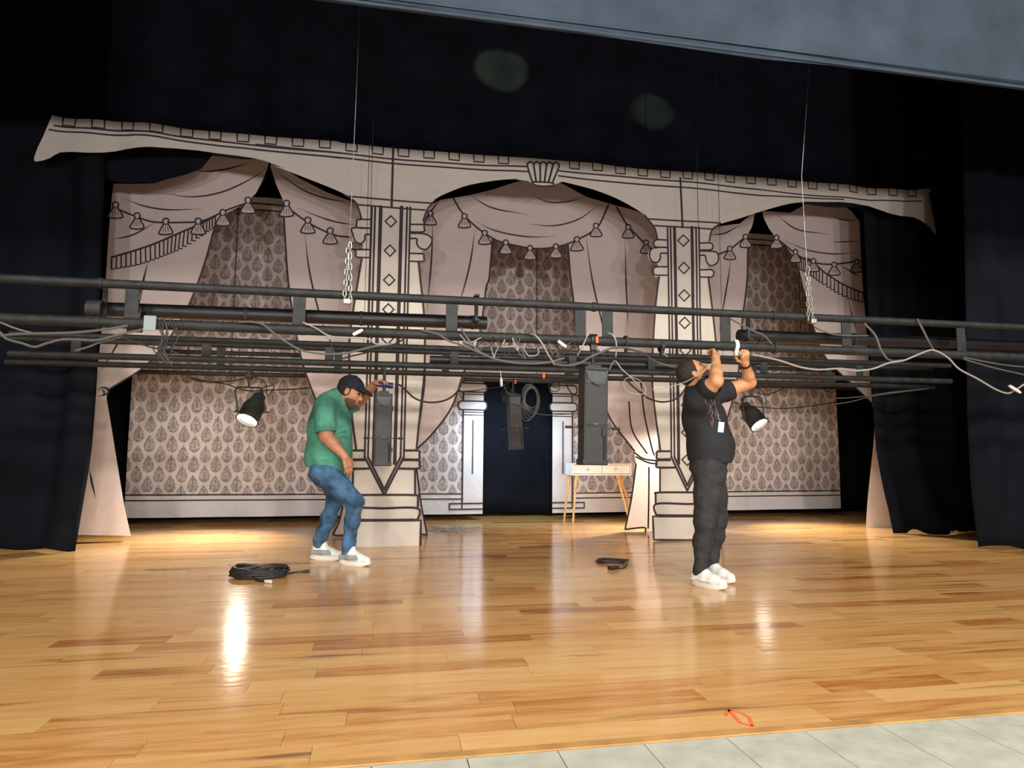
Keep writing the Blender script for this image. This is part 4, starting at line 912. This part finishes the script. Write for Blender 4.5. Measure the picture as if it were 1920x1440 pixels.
# console table
tb = thing('console_table', 'white two-drawer console table with splayed wooden legs, against the wallpaper', 'table', (3.07, 9.2, 0))
YT = 9.06; a, b = at(1072.5, 869, YT), at(1184, 891.5, YT); zt, zb = a.z, b.z; dep = .34
mb = MB(); mb.box(((a.x+b.x)/2, YT+dep/2, zt-.009), (b.x-a.x, dep, .018), bev=.003); mb.box(((a.x+b.x)/2, YT+dep/2, zb+.009), (b.x-a.x, dep, .018), bev=.003)
for x in (a.x+.009, b.x-.009): mb.box((x, YT+dep/2, (zt+zb)/2), (.018, dep, zt-zb-.034))
mb.box(((a.x+b.x)/2, YT+dep-.008, (zt+zb)/2), (b.x-a.x-.03, .012, zt-zb-.03)); part('body', mb, M['tablewhite'], tb)
xm = (a.x+b.x)/2
for x0, x1 in ((a.x+.022, xm-.003), (xm+.003, b.x-.022)):
    mb = MB(); mb.box(((x0+x1)/2, YT+.016, (zt+zb)/2), (x1-x0, .018, zt-zb-.046), bev=.003); dr = part('drawer', mb, M['tablewhite'], tb)
    c = Vector(((x0+x1)/2, YT+.007, (zt+zb)/2)); mb = MB(); mb.lathe(c, (0, -1, 0), [(0, .008), (.012, .008), (.016, .016), (.026, .016), (.028, 0)], 14); part('knob', mb, M['knob'], dr, smoothed=True)
for top, bot in (((a.x+.075, YT+.05), (2.60, 9.07)), ((b.x-.20, YT+.05), (3.43, 9.07)), ((a.x+.04, YT+dep-.05), (2.555, 9.37)), ((b.x-.09, YT+dep-.05), (3.64, 9.37))):
    mb = MB(); mb.tube([(top[0], top[1], zb), (bot[0], bot[1], .0)], [.021, .014], 12); part('leg', mb, M['legwood'], tb, smoothed=True)
# small work lamp glimpsed between the right curtains
c = at(1826.5, 801, 7.25); mb = MB(); mb.lathe(c, (0, -1, 0), [(0, 0), (0, .02), (.05, .028), (.052, .02)], 12); t = tag(part('work_lamp', mb, M['can'], None, tuple(c), True), 'tiny bright work lamp glimpsed between the right curtains', 'lamp')
mb = MB(); mb.lathe(c, (0, -1, 0), [(.045, .021), (.06, .012), (.064, 0)], 12); part('bulb', mb, M['lens'], t)
mb = MB(); mb.tube([tuple(c+Vector((0, .02, 0))), tuple(c+Vector((0, .05, .12))), tuple(c+Vector((0, .05, 5.0-c.z)))], .006, 6); part('cord', mb, M['blackcable'], t)

# ------------------------------------------------------------------ bodies: smooth blended distance fields meshed with surface nets
class Field:
    def __init__(s, lo, hi, vox):
        s.lo = np.array(lo, float); s.vox = vox; s.n = np.ceil((np.array(hi)-s.lo)/vox).astype(int)+2
        s.d = np.full(tuple(s.n), 9.0, np.float32)
    def _sub(s, lo, hi):
        a = np.clip(((np.array(lo)-s.lo)/s.vox).astype(int)-1, 0, s.n-1); b = np.clip(((np.array(hi)-s.lo)/s.vox).astype(int)+3, 1, s.n)
        g = np.meshgrid(*[s.lo[i]+s.vox*np.arange(a[i], b[i]) for i in range(3)], indexing='ij')
        return tuple(slice(a[i], b[i]) for i in range(3)), np.stack(g, -1)
    def _mix(s, sl, d, k, sub=False):
        o = s.d[sl]
        if sub:
            d = -d
            if k > 0: h = np.clip(.5-.5*(o-d)/k, 0, 1); s.d[sl] = o*(1-h)+d*h+k*h*(1-h)
            else: s.d[sl] = np.maximum(o, d)
            return
        if k > 0: h = np.clip(.5+.5*(o-d)/k, 0, 1); s.d[sl] = o*(1-h)+d*h-k*h*(1-h)
        else: s.d[sl] = np.minimum(o, d)
    def cone(s, a, b, ra, rb, k=.03, flat=None, sub=False):
        """flat=(axis, factor): squash the cross section along axis (factor<1 = thinner)"""
        a = np.array(a, float); b = np.array(b, float); m = max(ra, rb)+k*1.5+.02
        sl, P = s._sub(np.minimum(a, b)-m, np.maximum(a, b)+m); q = P-a; ba = b-a
        t = np.clip((q@ba)/(ba@ba+1e-12), 0, 1); w_ = q-t[..., None]*ba; sc = 1
        if flat is not None:
            ax = np.array(flat[0], float); ax /= np.linalg.norm(ax); c = w_@ax; w_ = w_+(c*(1/flat[1]-1))[..., None]*ax; sc = 1
        d = np.linalg.norm(w_, axis=-1)-(ra+(rb-ra)*t); s._mix(sl, d*(flat[1] if flat and flat[1] < 1 else 1), k, sub); return s
    def chain(s, pts, rs, k=.03, flat=None):
        for i in range(len(pts)-1): s.cone(pts[i], pts[i+1], rs[i], rs[i+1], k, flat)
        return s
    def ell(s, c, r, axes=None, k=.02, sub=False):
        c = np.array(c, float); r = np.array(r, float); m = max(r)+k*1.5+.02; sl, P = s._sub(c-m, c+m); q = P-c
        if axes is not None: q = q@np.array(axes, float).T
        u = q/r; n0 = np.linalg.norm(u, axis=-1); n1 = np.linalg.norm(q/(r*r), axis=-1); d = n0*(n0-1)/(n1+1e-9); s._mix(sl, d, k, sub); return s
    def cut(s, point, normal, k=.0):
        """remove everything on the normal side of the plane"""
        g = np.meshgrid(*[s.lo[i]+s.vox*np.arange(s.n[i]) for i in range(3)], indexing='ij')
        nrm = np.array(normal, float); nrm /= np.linalg.norm(nrm); d = sum((g[i]-point[i])*nrm[i] for i in range(3)).astype(np.float32)
        s.d = np.maximum(s.d, d); return s
    def wrinkle(s, amp, fr=22.0, seed=0, zdir=1.0):
        r = np.random.RandomState(seed); g = np.meshgrid(*[s.vox*np.arange(s.n[i], dtype=np.float32) for i in range(3)], indexing='ij'); w_ = 0
        for k in range(5):
            v = r.normal(size=3); v[2] *= 1.6*zdir; v = v/np.linalg.norm(v)*fr*(.5+.35*k); u = r.normal(size=3)*fr*.35
            w_ = w_+np.sin(v[0]*g[0]+v[1]*g[1]+v[2]*g[2]+1.3*np.sin(u[0]*g[0]+u[1]*g[1]+u[2]*g[2])+r.uniform(0, 6))/(1+.5*k)
        near = np.abs(s.d) < .1; s.d = np.where(near, s.d+amp*w_.astype(np.float32), s.d); return s
    def shrinkmax(s, other, off=0.0): s.d = np.maximum(s.d, -(other.d-off)); return s
    def mesh(s):
        D = s.d; S = D < 0; n = np.array(D.shape)-1
        c = np.zeros(tuple(n), int); 
        for i in (0, 1):
            for j in (0, 1):
                for k in (0, 1): c += S[i:i+n[0], j:j+n[1], k:k+n[2]]
        act = (c > 0) & (c < 8); idx = -np.ones(tuple(n), int); ijk = np.argwhere(act); idx[act] = np.arange(len(ijk))
        acc = np.zeros((len(ijk), 3)); cnt = np.zeros(len(ijk)); I, J, K = ijk.T
        cor = [(0, 0, 0), (1, 0, 0), (0, 1, 0), (1, 1, 0), (0, 0, 1), (1, 0, 1), (0, 1, 1), (1, 1, 1)]
        for a in range(8):
            for b in range(a+1, 8):
                if sum(abs(np.array(cor[a])-np.array(cor[b]))) != 1: continue
                da = D[I+cor[a][0], J+cor[a][1], K+cor[a][2]]; db = D[I+cor[b][0], J+cor[b][1], K+cor[b][2]]
                x = (da < 0) != (db < 0); t = np.where(x, da/(da-db+1e-12), 0)
                p = np.array(cor[a])+t[:, None]*(np.array(cor[b])-np.array(cor[a])); acc[x] += p[x]; cnt[x] += 1
        V = s.lo+s.vox*(ijk+acc/np.maximum(cnt, 1)[:, None]); F = []
        for ax in range(3):
            u, v = [(1, 2), (2, 0), (0, 1)][ax]; sh = np.array(D.shape); e = np.zeros(3, int); e[ax] = 1
            A = S[:-1] if ax == 0 else S[:, :-1] if ax == 1 else S[:, :, :-1]; B = S[1:] if ax == 0 else S[:, 1:] if ax == 1 else S[:, :, 1:]
            q = np.argwhere(A != B)
            q = q[(q[:, u] > 0) & (q[:, v] > 0) & (q[:, u] < n[u]) & (q[:, v] < n[v])]
            du = np.zeros(3, int); du[u] = 1; dv = np.zeros(3, int); dv[v] = 1
            g = lambda p: idx[p[:, 0], p[:, 1], p[:, 2]]
            f = np.stack([g(q-du-dv), g(q-dv), g(q), g(q-du)], 1); fl = A[q[:, 0], q[:, 1], q[:, 2]]
            f[~fl] = f[~fl][:, ::-1]; F.append(f)
        return V, np.concatenate(F)
def sdf_obj(name, field, m, parent, label=None):
    V, F = field.mesh(); F = F[(F >= 0).all(1)]
    o = mesh_obj(name, V.tolist(), F.tolist(), m, parent, smoothed=True)
    if label: o['label'] = label
    return o
def nrm(v): v = np.array(v, float); return v/np.linalg.norm(v)
def A_(x, y, Y): return np.array(at(x, y, Y))

def hand(F, wrist, knuck_dir, palm_n, thumb_side, curl, s=1.0, spread=.12):
    """palm and five bent fingers; knuck_dir: wrist->knuckles, palm_n: towards the palm side, thumb_side: across towards the thumb"""
    d = nrm(knuck_dir); pn = nrm(np.array(palm_n)-np.dot(palm_n, d)*d); sd = nrm(np.array(thumb_side)-np.dot(thumb_side, d)*d-np.dot(thumb_side, pn)*pn)
    w_ = np.array(wrist, float)
    for i, o in enumerate((.030, .010, -.010, -.029)):
        F.cone(w_+sd*o*.55*s, w_+d*.085*s+sd*o*s, .017*s, .0135*s, .012)
    for i, (o, l) in enumerate(((.031, .080), (.0105, .090), (-.0105, .084), (-.030, .066))):
        b = w_+d*(.088-.006*abs(i-1.2))*s+sd*o*s; ang = curl[0]; dirn = d+sd*o*spread*8; lens = (.45*l, .32*l, .25*l); rr = (.0098, .0092, .0085, .0072)
        p = b
        for j in range(3):
            q = nrm(dirn)*math.cos(ang)+pn*math.sin(ang); e = p+q*lens[j]*s; F.cone(p, e, rr[j]*s, rr[j+1]*s, .004); p = e; ang += curl[1]
    t0 = w_+d*.025*s+sd*.028*s; t1 = t0+(d*.55+sd*.75+pn*.35)/1.0*.038*s; t2 = t1+nrm(d*.9+sd*.25+pn*.45)*.034*s; t3 = t2+nrm(d*.9-sd*.1+pn*.6)*.027*s
    F.chain([t0, t1, t2, t3], [.016*s, .0125*s, .0108*s, .0085*s], .006)

def head(F, c, f, u, s=1.0):
    f = nrm(f); u = nrm(np.array(u)-np.dot(u, f)*f); r = np.cross(f, u); ax = np.array([f, r, u]); c = np.array(c, float)
    L = lambda a, b, e: c+(f*a+r*b+u*e)*s
    F.ell(L(-.012, 0, .025), (.102*s, .078*s, .098*s), ax, .02)
    F.ell(L(.028, 0, -.04), (.068*s, .060*s, .075*s), ax, .03)
    F.ell(L(.062, 0, -.098), (.024*s, .026*s, .02*s), ax, .025)
    F.cone(L(.086, 0, .012), L(.108, 0, -.025), .010*s, .0145*s, .010)
    for q in (-1, 1):
        F.ell(L(.102, q*.012, -.028), (.010*s, .009*s, .008*s), ax, .006)
        F.ell(L(-.005, q*.080, -.01), (.020*s, .009*s, .032*s), ax, .006)
        F.ell(L(-.002, q*.089, -.01), (.010*s, .006*s, .018*s), ax, .003, sub=True)
        F.cone(L(.083, q*.012, .03), L(.070, q*.048, .03), .010*s, .008*s, .012)
        F.ell(L(.060, q*.045, -.02), (.024*s, .022*s, .02*s), ax, .015)
        F.ell(L(.092, q*.032, .010), (.014*s, .016*s, .010*s), ax, .008, sub=True)
    F.cone(L(.088, -.018, -.062), L(.088, .018, -.062), .008*s, .008*s, .008); F.cone(L(.086, -.015, -.074), L(.086, .015, -.074), .008*s, .008*s, .008)
    return L, ax
def eyes(L, par, s=1.0):
    for q in (-1, 1):
        mb = MB(); mb.lathe(Vector(L(.078, q*.032, .010)), Vector(L(.1, q*.034, .010))-Vector(L(.078, q*.032, .010)), [(-.004, 0), (-.003, .008*s), (.004, .0125*s), (.009, .009*s), (.0115, 0)], 12); part('eye', mb, M['eye'], par, smoothed=True)

def shoe(par, heel, toe, ankle, mats, size=.30, high=False):
    """upper, sole, laces; heel and toe on the floor"""
    h = np.array([heel[0], heel[1], 0.0]); d = nrm([toe[0]-heel[0], toe[1]-heel[1], 0]); sd = np.array([-d[1], d[0], 0]); z = np.array([0, 0, 1.0])
    h = np.array([ankle[0], ankle[1], 0.0])-d*.078*size/.30
    L = lambda a, b, e: h+d*a*size/.30+sd*b+z*e
    # sole
    out = []
    for k in range(36):
        t = 2*math.pi*k/36; a = .15-.15*math.cos(t); wd = (.037+.012*math.sin(math.pi*min(1, a/.30)**1.3)) ; b = math.copysign(abs(math.sin(t))**.55, math.sin(t))*wd
        out.append((a, b))
    mb = MB(); lay = [(.0, .96), (.004, 1.0), (.026, 1.03), (.03, 1.0)]; n = len(out); vs = []
    for e, k in lay:
        for a, b in out: vs.append(tuple(L(a+(a-.15)*(k-1), b*k, e+.012*max(0, (a-.25)/.05)+.006*max(0, (.06-a)/.06))))
    fs = [(i*n+j, i*n+(j+1) % n, (i+1)*n+(j+1) % n, (i+1)*n+j) for i in range(len(lay)-1) for j in range(n)]+[tuple(range(n))[::-1], tuple((len(lay)-1)*n+j for j in range(n))]
    mb.add(vs, fs); part('sole', mb, mats[2], par, smoothed=True)
    lo = np.minimum(L(-.02, 0, 0), L(.33, 0, 0))-.09; hi = np.maximum(L(-.02, 0, 0), L(.33, 0, 0))+.09; lo[2] = -.01; hi[2] = .25
    F = Field(lo, hi, .005); top = .150 if high else .105
    F.chain([L(.045, 0, .060), L(.12, 0, .070), L(.19, 0, .056), L(.262, 0, .046)], [.041, .046, .043, .036], .03, flat=(sd, .97))
    an = np.array(ankle, float); col = L(.068, 0, top+.01)
    F.cone(L(.052, 0, .05), col, .041, .043, .03, flat=(sd, .9))
    F.cone(L(.13, 0, .085), L(.105, 0, top), .037, .038, .02)
    F.cut(L(0, 0, .026), -z); F.cut(L(.06, 0, top+(.03 if high else .018)), nrm(z*1.0-d*.15))
    sdf_obj('upper', F, mats[0], par)
    # side panels and laces
    tree = None
    mb = MB()
    for k in range(5):
        a = .118+.023*k; zt = .122-.0085*k if not high else .138-.0125*k
        mb.tube([tuple(L(a, -.026, zt-.018)), tuple(L(a+.006, -.01, zt)), tuple(L(a+.012, .01, zt)), tuple(L(a+.006, .026, zt-.018))], .0042, 6)
    part('laces', mb, mats[3], par, smoothed=True)
    for sg in (-1, 1):
        F = Field(lo, hi, .005)
        F.chain([L(.03, sg*.010, .064), L(.12, sg*.010, .07), L(.19, sg*.009, .056)], [.041, .0455, .0425], .02)
        F.cut(L(0, 0, .046 if high else .052), -z) if high else F.cut(L(0, 0, .044), -z)
        F.cut(L(0, 0, .092 if high else .062), z); F.cut(L(0, sg*.024, 0), -sd*sg); F.cut(L(.02, 0, 0), -d); F.cut(L(.225, 0, 0), d)
        sdf_obj('side_panel', F, mats[1], par)

# ---- man in the green shirt
def man_green():
    Y0 = 6.22; base = onfloor(640, 1053); t = thing('person', 'man in a navy cap, green t-shirt and blue jeans, bending under the trusses', 'person', (base.x, base.y, 0))
    f = nrm((.96, -.22, 0)); r = np.array([f[1], -f[0], 0])  # r = his right (towards the camera)
    z = np.array([0, 0, 1.0])
    pel = A_(616, 882, Y0); wai = A_(617, 848, Y0); che = A_(617, 800, Y0); upc = A_(621, 762, Y0); nk = A_(634, 744, Y0)
    hR, hL = pel+r*.105-z*.02, pel-r*.105-z*.02
    kR, kL = A_(666, 940, 6.08), A_(629, 935, 6.40); aR, aL = A_(652, 1034, 6.08), A_(599, 1018, 6.40)
    sR, sL = upc+r*.20-z*.01, upc-r*.20-z*.01
    eR, eL = A_(611, 817, 5.98), A_(674, 751, 6.40); wR, wL = A_(647, 857, 5.97), A_(704, 719, 6.19)
    hc = A_(657, 735, 6.19); hf = nrm((.90, -.22, -.38)); hu = nrm((.36, 0, .93)); HS = 1.10
    pts = [pel, wai, che, upc, nk, kR, kL, aR, aL, sR, sL, eR, eL, wR, wL, hc]
    lo = np.min(pts, 0)-.28; hi = np.max(pts, 0)+.28; lo[2] = -.02
    B = Field(lo, hi, .0065)
    B.chain([pel, wai, che, upc], [.135, .135, .145, .12], .06, flat=(f, .80)); B.cone(upc+r*.14, upc-r*.14, .075, .075, .06)
    B.chain([upc+z*.03, nk, hc-hf*.02*HS-hu*.03], [.075, .062, .058], .04)
    for (s_, e_, w_) in ((sR, eR, wR), (sL, eL, wL)): B.chain([s_, s_*.4+e_*.6, e_], [.070, .068, .058], .03); m_ = e_*.65+w_*.35; B.chain([e_, m_, w_], [.056, .053, .033], .02)
    for (h_, k_, a_) in ((hR, kR, aR), (hL, kL, aL)): B.chain([h_, k_], [.085, .058], .04); B.chain([k_, k_*.65+a_*.35, a_], [.056, .056, .04], .02)
    L, ax = head(B, hc, hf, hu, HS)
    hand(B, wR, A_(656, 885, 5.98)-wR, nrm(np.array([-.6, .75, .2])), f*.9-r*.0+z*.1, (.25, .28), 1.0)
    hand(B, wL, A_(724, 711, 6.10)-wL, nrm((.15, -.1, -1)), nrm((.1, -1, 0)), (.35, .5), 1.0)
    sdf_obj('body', B, M['skinA'], t)
    eyes(L, t, HS)
    # hair and beard
    Hh = Field(hc-.2, hc+.2, .006); Hh.ell(L(-.016, 0, .02), (.106*HS, .083*HS, .100*HS), ax, .01); Hh.cut(L(.02, 0, 0), hf); Hh.cut(L(0, 0, .06), hu); Hh.cut(L(0, 0, -.05), -hu); sdf_obj('hair', Hh, M['hair'], t)
    Bd = Field(hc-.2, hc+.2, .006); Bd.ell(L(.034, 0, -.062), (.069*HS, .064*HS, .064*HS), ax, .01); Bd.ell(L(.064, 0, -.10), (.030*HS, .032*HS, .026*HS), ax, .02)
    Bd.ell(L(.11, 0, -.045), (.05*HS, .038*HS, .045*HS), ax, .01, sub=True); Bd.cut(L(0, 0, -.05), hu); Bd.cut(L(-.005, 0, 0), -hf); sdf_obj('beard', Bd, M['beard'], t)
    C = Field(hc-.24, hc+.24, .006); C.ell(L(-.012, 0, .038), (.112*HS, .090*HS, .102*HS), ax, .01); C.cut(L(0, 0, .030), -hu-hf*.10); C.ell(L(-.012, 0, .14), (.012, .012, .008), ax, .004); sdf_obj('cap', C, M['cap'], t)
    C = Field(hc-.26, hc+.26, .005); C.ell(L(.085, 0, .040), (.100*HS, .080*HS, .030*HS), ax, .0); C.ell(L(.080, 0, .022), (.105*HS, .086*HS, .030*HS), ax, .0, sub=True); C.cut(L(.06, 0, 0), -hf); sdf_obj('cap_brim', C, M['cap'], t)
    # shirt
    S = Field(lo, hi, .0075)
    S.chain([pel+z*.03-f*.01, wai-f*.01, che-f*.005, upc], [.185, .185, .178, .145], .07, flat=(r, 1.0)); S.cone(wai+f*.05, che+f*.03, .15, .15, .06); S.cone(upc+r*.13, upc-r*.13, .10, .10, .07)
    S.chain([upc+z*.02, nk-f*.005], [.105, .082], .04)
    S.chain([sR, sR*.42+eR*.58], [.088, .088], .04); S.chain([sL, sL*.52+eL*.48], [.088, .085], .04)
    for k in range(7): # soft horizontal creases over the belly
        q = wai+z*(-.06+.045*k); S.cone(q+r*.2+f*.02, q+r*.12+f*.19+z*.03, .006, .002, .02)
    S.wrinkle(.0042, 26, 1); S.cut(A_(612, 884, Y0), nrm(-z*1.0-f*.30))
    hole = Field(lo, hi, .0075); hole.chain([upc+z*.02, nk, hc], [.06, .064, .07], .02)
    S.shrinkmax(hole); sdf_obj('tshirt', S, M['green'], t)
    for (s_, e_, k) in ((sR, eR, .58), (sL, eL, .48)):
        q = s_*(1-k)+e_*k; dq = Vector(nrm(e_-s_)); mb = MB(); mb.lathe(Vector(q)-dq*.005, dq, [(0, .078), (0, .091), (.06, .089), (.085, .088), (.088, .082), (.0, .07)], 28); part('sleeve_hem', mb, M['green'], t, smoothed=True)
    # jeans
    J = Field(lo, hi, .0075)
    J.chain([wai*.35+pel*.65, pel-f*.015], [.140, .150], .05, flat=(f, .92)); J.cone(hR-f*.02, hL-f*.02, .112, .112, .05)
    for (h_, k_, a_) in ((hR, kR, aR), (hL, kL, aL)):
        J.chain([h_, h_*.5+k_*.5, k_, k_*.6+a_*.4, a_-z*.002], [.112, .098, .076, .066, .055], .035)
        for q, w_ in ((.03, .070), (.74, .060), (.84, .061), (.93, .062)):
            c_ = k_*(1-q)+a_*q if q >= 0 else k_*(1+q)+h_*(-q); ddir = nrm(a_-k_); off = f*(.02 if q < .3 else -.006)
            J.cone(c_+off+r*w_*.55+z*.012, c_+off-r*w_*.55-z*.006, w_*.62, w_*.60, .03)
    J.wrinkle(.0034, 48, 3, 2.6); J.cut(wai*.5+pel*.5+z*.02, z); sdf_obj('jeans', J, M['jeans'], t)
    hl = onfloor(634, 1055); tl = onfloor(698, 1060); shoe(t, hl, tl, aR, [M['shoewhite'], M['shoegrey'], M['sole'], M['shoewhite']], .31, True)
    hl = onfloor(577, 1042); tl = onfloor(636, 1044); shoe(t, hl, tl, aL, [M['shoewhite'], M['shoegrey'], M['sole'], M['shoewhite']], .31, True)
    c = Vector(A_(722, 722, 6.10)); mb = MB(); d = Vector((1, -.1, -.06)).normalized(); mb.lathe(c-d*.07, d, [(0, 0), (0, .02), (.09, .023), (.10, .028), (.14, .028), (.145, 0)], 16)
    o = tag(part('cable_plug', mb, M['bluebox'], None, tuple(c), True), 'dark blue cable plug held by the man in the green shirt', 'plug')
    return t
man_green()

# ---- man in the black shirt
def man_black():
    Y0 = 4.80; base = onfloor(1325, 1098); t = thing('person', 'man in a black t-shirt and charcoal jeans reaching up to the front truss', 'person', (base.x, base.y, 0))
    f = nrm((.86, -.50, 0)); r = np.array([f[1], -f[0], 0]); z = np.array([0, 0, 1.0])
    pel = A_(1331, 872, Y0); wai = A_(1331, 838, Y0); che = A_(1320, 785, Y0); upc = A_(1312, 752, Y0); nk = A_(1305, 727, Y0)
    hR, hL = pel+r*.095-z*.03, pel-r*.095-z*.03
    kR, kL = A_(1321, 978, 4.70), A_(1346, 972, 4.92); aR, aL = A_(1313, 1073, 4.74), A_(1334, 1058, 4.95)
    sR, sL = upc+r*.185+z*.015, upc-r*.185+z*.02
    eR, eL = A_(1343, 714, 4.47), A_(1406, 717, 4.93); wR, wL = A_(1342, 672, 4.60), A_(1397, 680, 4.80)
    hc = A_(1301, 700, Y0-.02); hf = nrm((.60, -.30, .74)); hu = nrm((-.70, .22, .68)); HS = 1.0
    pts = [pel, wai, che, upc, nk, kR, kL, aR, aL, sR, sL, eR, eL, wR, wL, hc]
    lo = np.min(pts, 0)-.26; hi = np.max(pts, 0)+.26; lo[2] = -.02
    B = Field(lo, hi, .0065)
    B.chain([pel, wai, che, upc], [.12, .12, .13, .11], .06, flat=(f, .85)); B.cone(upc+r*.13, upc-r*.13, .07, .07, .06)
    B.chain([upc+z*.02, nk, hc-hf*.02-hu*.03], [.07, .060, .055], .04)
    for (s_, e_, w_) in ((sR, eR, wR), (sL, eL, wL)): B.chain([s_, s_*.4+e_*.6, e_], [.068, .058, .050], .03); m_ = e_*.65+w_*.35; B.chain([e_, m_, w_], [.048, .046, .031], .02)
    for (h_, k_, a_) in ((hR, kR, aR), (hL, kL, aL)): B.chain([h_, k_], [.08, .056], .04); B.chain([k_, k_*.65+a_*.35, a_], [.054, .054, .038], .02)
    L, ax = head(B, hc, hf, hu, HS)
    gR = np.array([2.49, 4.70, 1.785]); gL = np.array([2.735, 4.70, 1.785])
    hand(B, wR, nrm(gR-wR), nrm((0, .95, .3)), nrm((.9, 0, .2)), (.55, .62), 1.0)
    hand(B, wL, nrm(gL-wL), nrm((0, .95, .3)), nrm((-.9, 0, .2)), (.55, .62), 1.0)
    sdf_obj('body', B, M['skinB'], t); eyes(L, t, HS)
    Hh = Field(hc-.2, hc+.2, .006); Hh.ell(L(-.016, 0, .03), (.106, .083, .100), ax, .01); Hh.cut(L(.045, 0, .03), hf-hu*.5); Hh.cut(L(0, 0, -.045), -hu-hf*-.5); sdf_obj('hair', Hh, M['hair'], t)
    Bd = Field(hc-.2, hc+.2, .006); Bd.ell(L(.034, 0, -.062), (.069, .064, .062), ax, .01); Bd.ell(L(.064, 0, -.10), (.028, .03, .024), ax, .02)
    Bd.ell(L(.11, 0, -.045), (.05, .038, .045), ax, .01, sub=True); Bd.cut(L(0, 0, -.05), hu); Bd.cut(L(-.005, 0, 0), -hf); sdf_obj('beard', Bd, M['beard'], t)
    S = Field(lo, hi, .0075)
    S.chain([pel+z*.02, wai, che, upc], [.155, .158, .150, .125], .07, flat=(r, 1.05)); S.cone(wai+f*.035, che+f*.02, .135, .125, .06); S.cone(upc+r*.12, upc-r*.12, .092, .092, .06); S.chain([upc+z*.02, nk], [.10, .075], .04)
    for k, (s_, e_) in enumerate(((sR, eR), (sL, eL))): S.chain([s_-z*.01, s_*.55+e_*.45], [.094, .084], .05); 
    for s_ in (sR, sL): S.cone(s_-z*.02, s_*.3+che*.7, .085, .10, .06)
    S.wrinkle(.004, 18, 2); S.cut(A_(1331, 866, Y0), nrm(-z-f*.05)); 
    hole = Field(lo, hi, .0075); hole.chain([upc+z*.02, nk, hc], [.058, .062, .07], .02); S.shrinkmax(hole)
    ts = sdf_obj('tshirt', S, M['tee'], t)
    for (s_, e_) in ((sR, eR), (sL, eL)):
        q = s_*.55+e_*.45; dq = Vector(nrm(e_-s_)); mb = MB(); mb.lathe(Vector(q), dq, [(-.02, .07), (0, .088), (.05, .086), (.07, .084), (.072, .078), (.0, .066)], 28); part('sleeve_hem', mb, M['tee'], t, smoothed=True)
    J = Field(lo, hi, .0075)
    J.chain([wai*.25+pel*.75, pel-f*.01], [.142, .150], .05, flat=(f, .95)); J.cone(hR-f*.02, hL-f*.02, .105, .105, .05)
    for (h_, k_, a_) in ((hR, kR, aR), (hL, kL, aL)):
        J.chain([h_, h_*.5+k_*.5, k_, k_*.6+a_*.4, a_-z*.01], [.108, .096, .074, .064, .047], .035)
        for q, w_ in ((.05, .070), (.13, .066), (.74, .053), (.83, .053), (.92, .053)):
            c_ = k_*(1-q)+a_*q if q >= 0 else k_*(1+q)+h_*(-q); off = f*(.012 if q < .3 else -.004)
            J.cone(c_+off+r*w_*.5+z*.01, c_+off-r*w_*.5-z*.008, w_*.62, w_*.60, .025)
    J.wrinkle(.0034, 48, 4, 2.6); J.cut(wai*.5+pel*.5+z*.01, z); sdf_obj('jeans', J, M['darkjeans'], t)
    shoe(t, onfloor(1292, 1096), onfloor(1362, 1109), aR, [M['shoewhite'], M['shoewhite'], M['sole'], M['shoewhite']], .295)
    shoe(t, onfloor(1316, 1076), onfloor(1369, 1087), aL, [M['shoewhite'], M['shoewhite'], M['sole'], M['shoewhite']], .295)
    # badge, shirt print, wristband
    bv = BVHTree.FromPolygons([v.co+t.location for v in ts.data.vertices], [tuple(p_.vertices) for p_ in ts.data.polygons])
    def onshirt(x, y, off=.004):
        d = Vector(ray(x, y)).normalized(); h = bv.ray_cast(Vector((0, 0, EYE)), d)
        return (h[0]-d*off, h[1]) if h[0] is not None else (None, None)
    q, nn = onshirt(1352, 801, .012)
    if q is not None:
        d_ = Vector((q.x, q.y, 0)).normalized(); fx = Vector((.86, -.5, 0)); rot = Matrix((Vector((-.4, -.9, 0)).normalized().cross(Vector((0, 0, 1))) * -1, Vector((.4, .9, 0)).normalized(), Vector((0, 0, 1)))).transposed()
        mb = MB(); mb.box(q, (.042, .004, .078), rot @ Matrix.Rotation(.12, 3, 'Y'), bev=.0015); part('badge', mb, M['badge'], t, label='pale blue name badge')
        P = [onshirt(a, b)[0] for a, b in ((1350, 791), (1346, 778), (1342, 765), (1338, 752))]; P = [v for v in P if v is not None]
        if len(P) > 1: mb = MB(); mb.tube(P, .003, 6); part('lanyard', mb, M['teeprint'], t)
    g = random.Random(5)
    for k in range(16):
        x, y = 1319+g.uniform(0, 17)+k*.8, 742+k*3.0; pts_ = [(x, y), (x+g.uniform(0, 5), y+7), (x+g.uniform(-2, 7), y+14)]
        P = [onshirt(a, b, .002)[0] for a, b in pts_]
        if all(v is not None for v in P): mb = MB(); mb.tube(P, [.001, .0035, .001], 5); part('shirt_print', mb, M['teered'] if k in (9, 12) else M['teeprint'], t)
    q = wL*.88+eL*.12; mb = MB(); dq = Vector(nrm(eL-wL)); mb.lathe(Vector(q)-dq*.009, dq, [(0, .030), (0, .037), (.018, .038), (.018, .031)], 20); part('wristband', mb, M['caserim'], t, smoothed=True)
man_black()
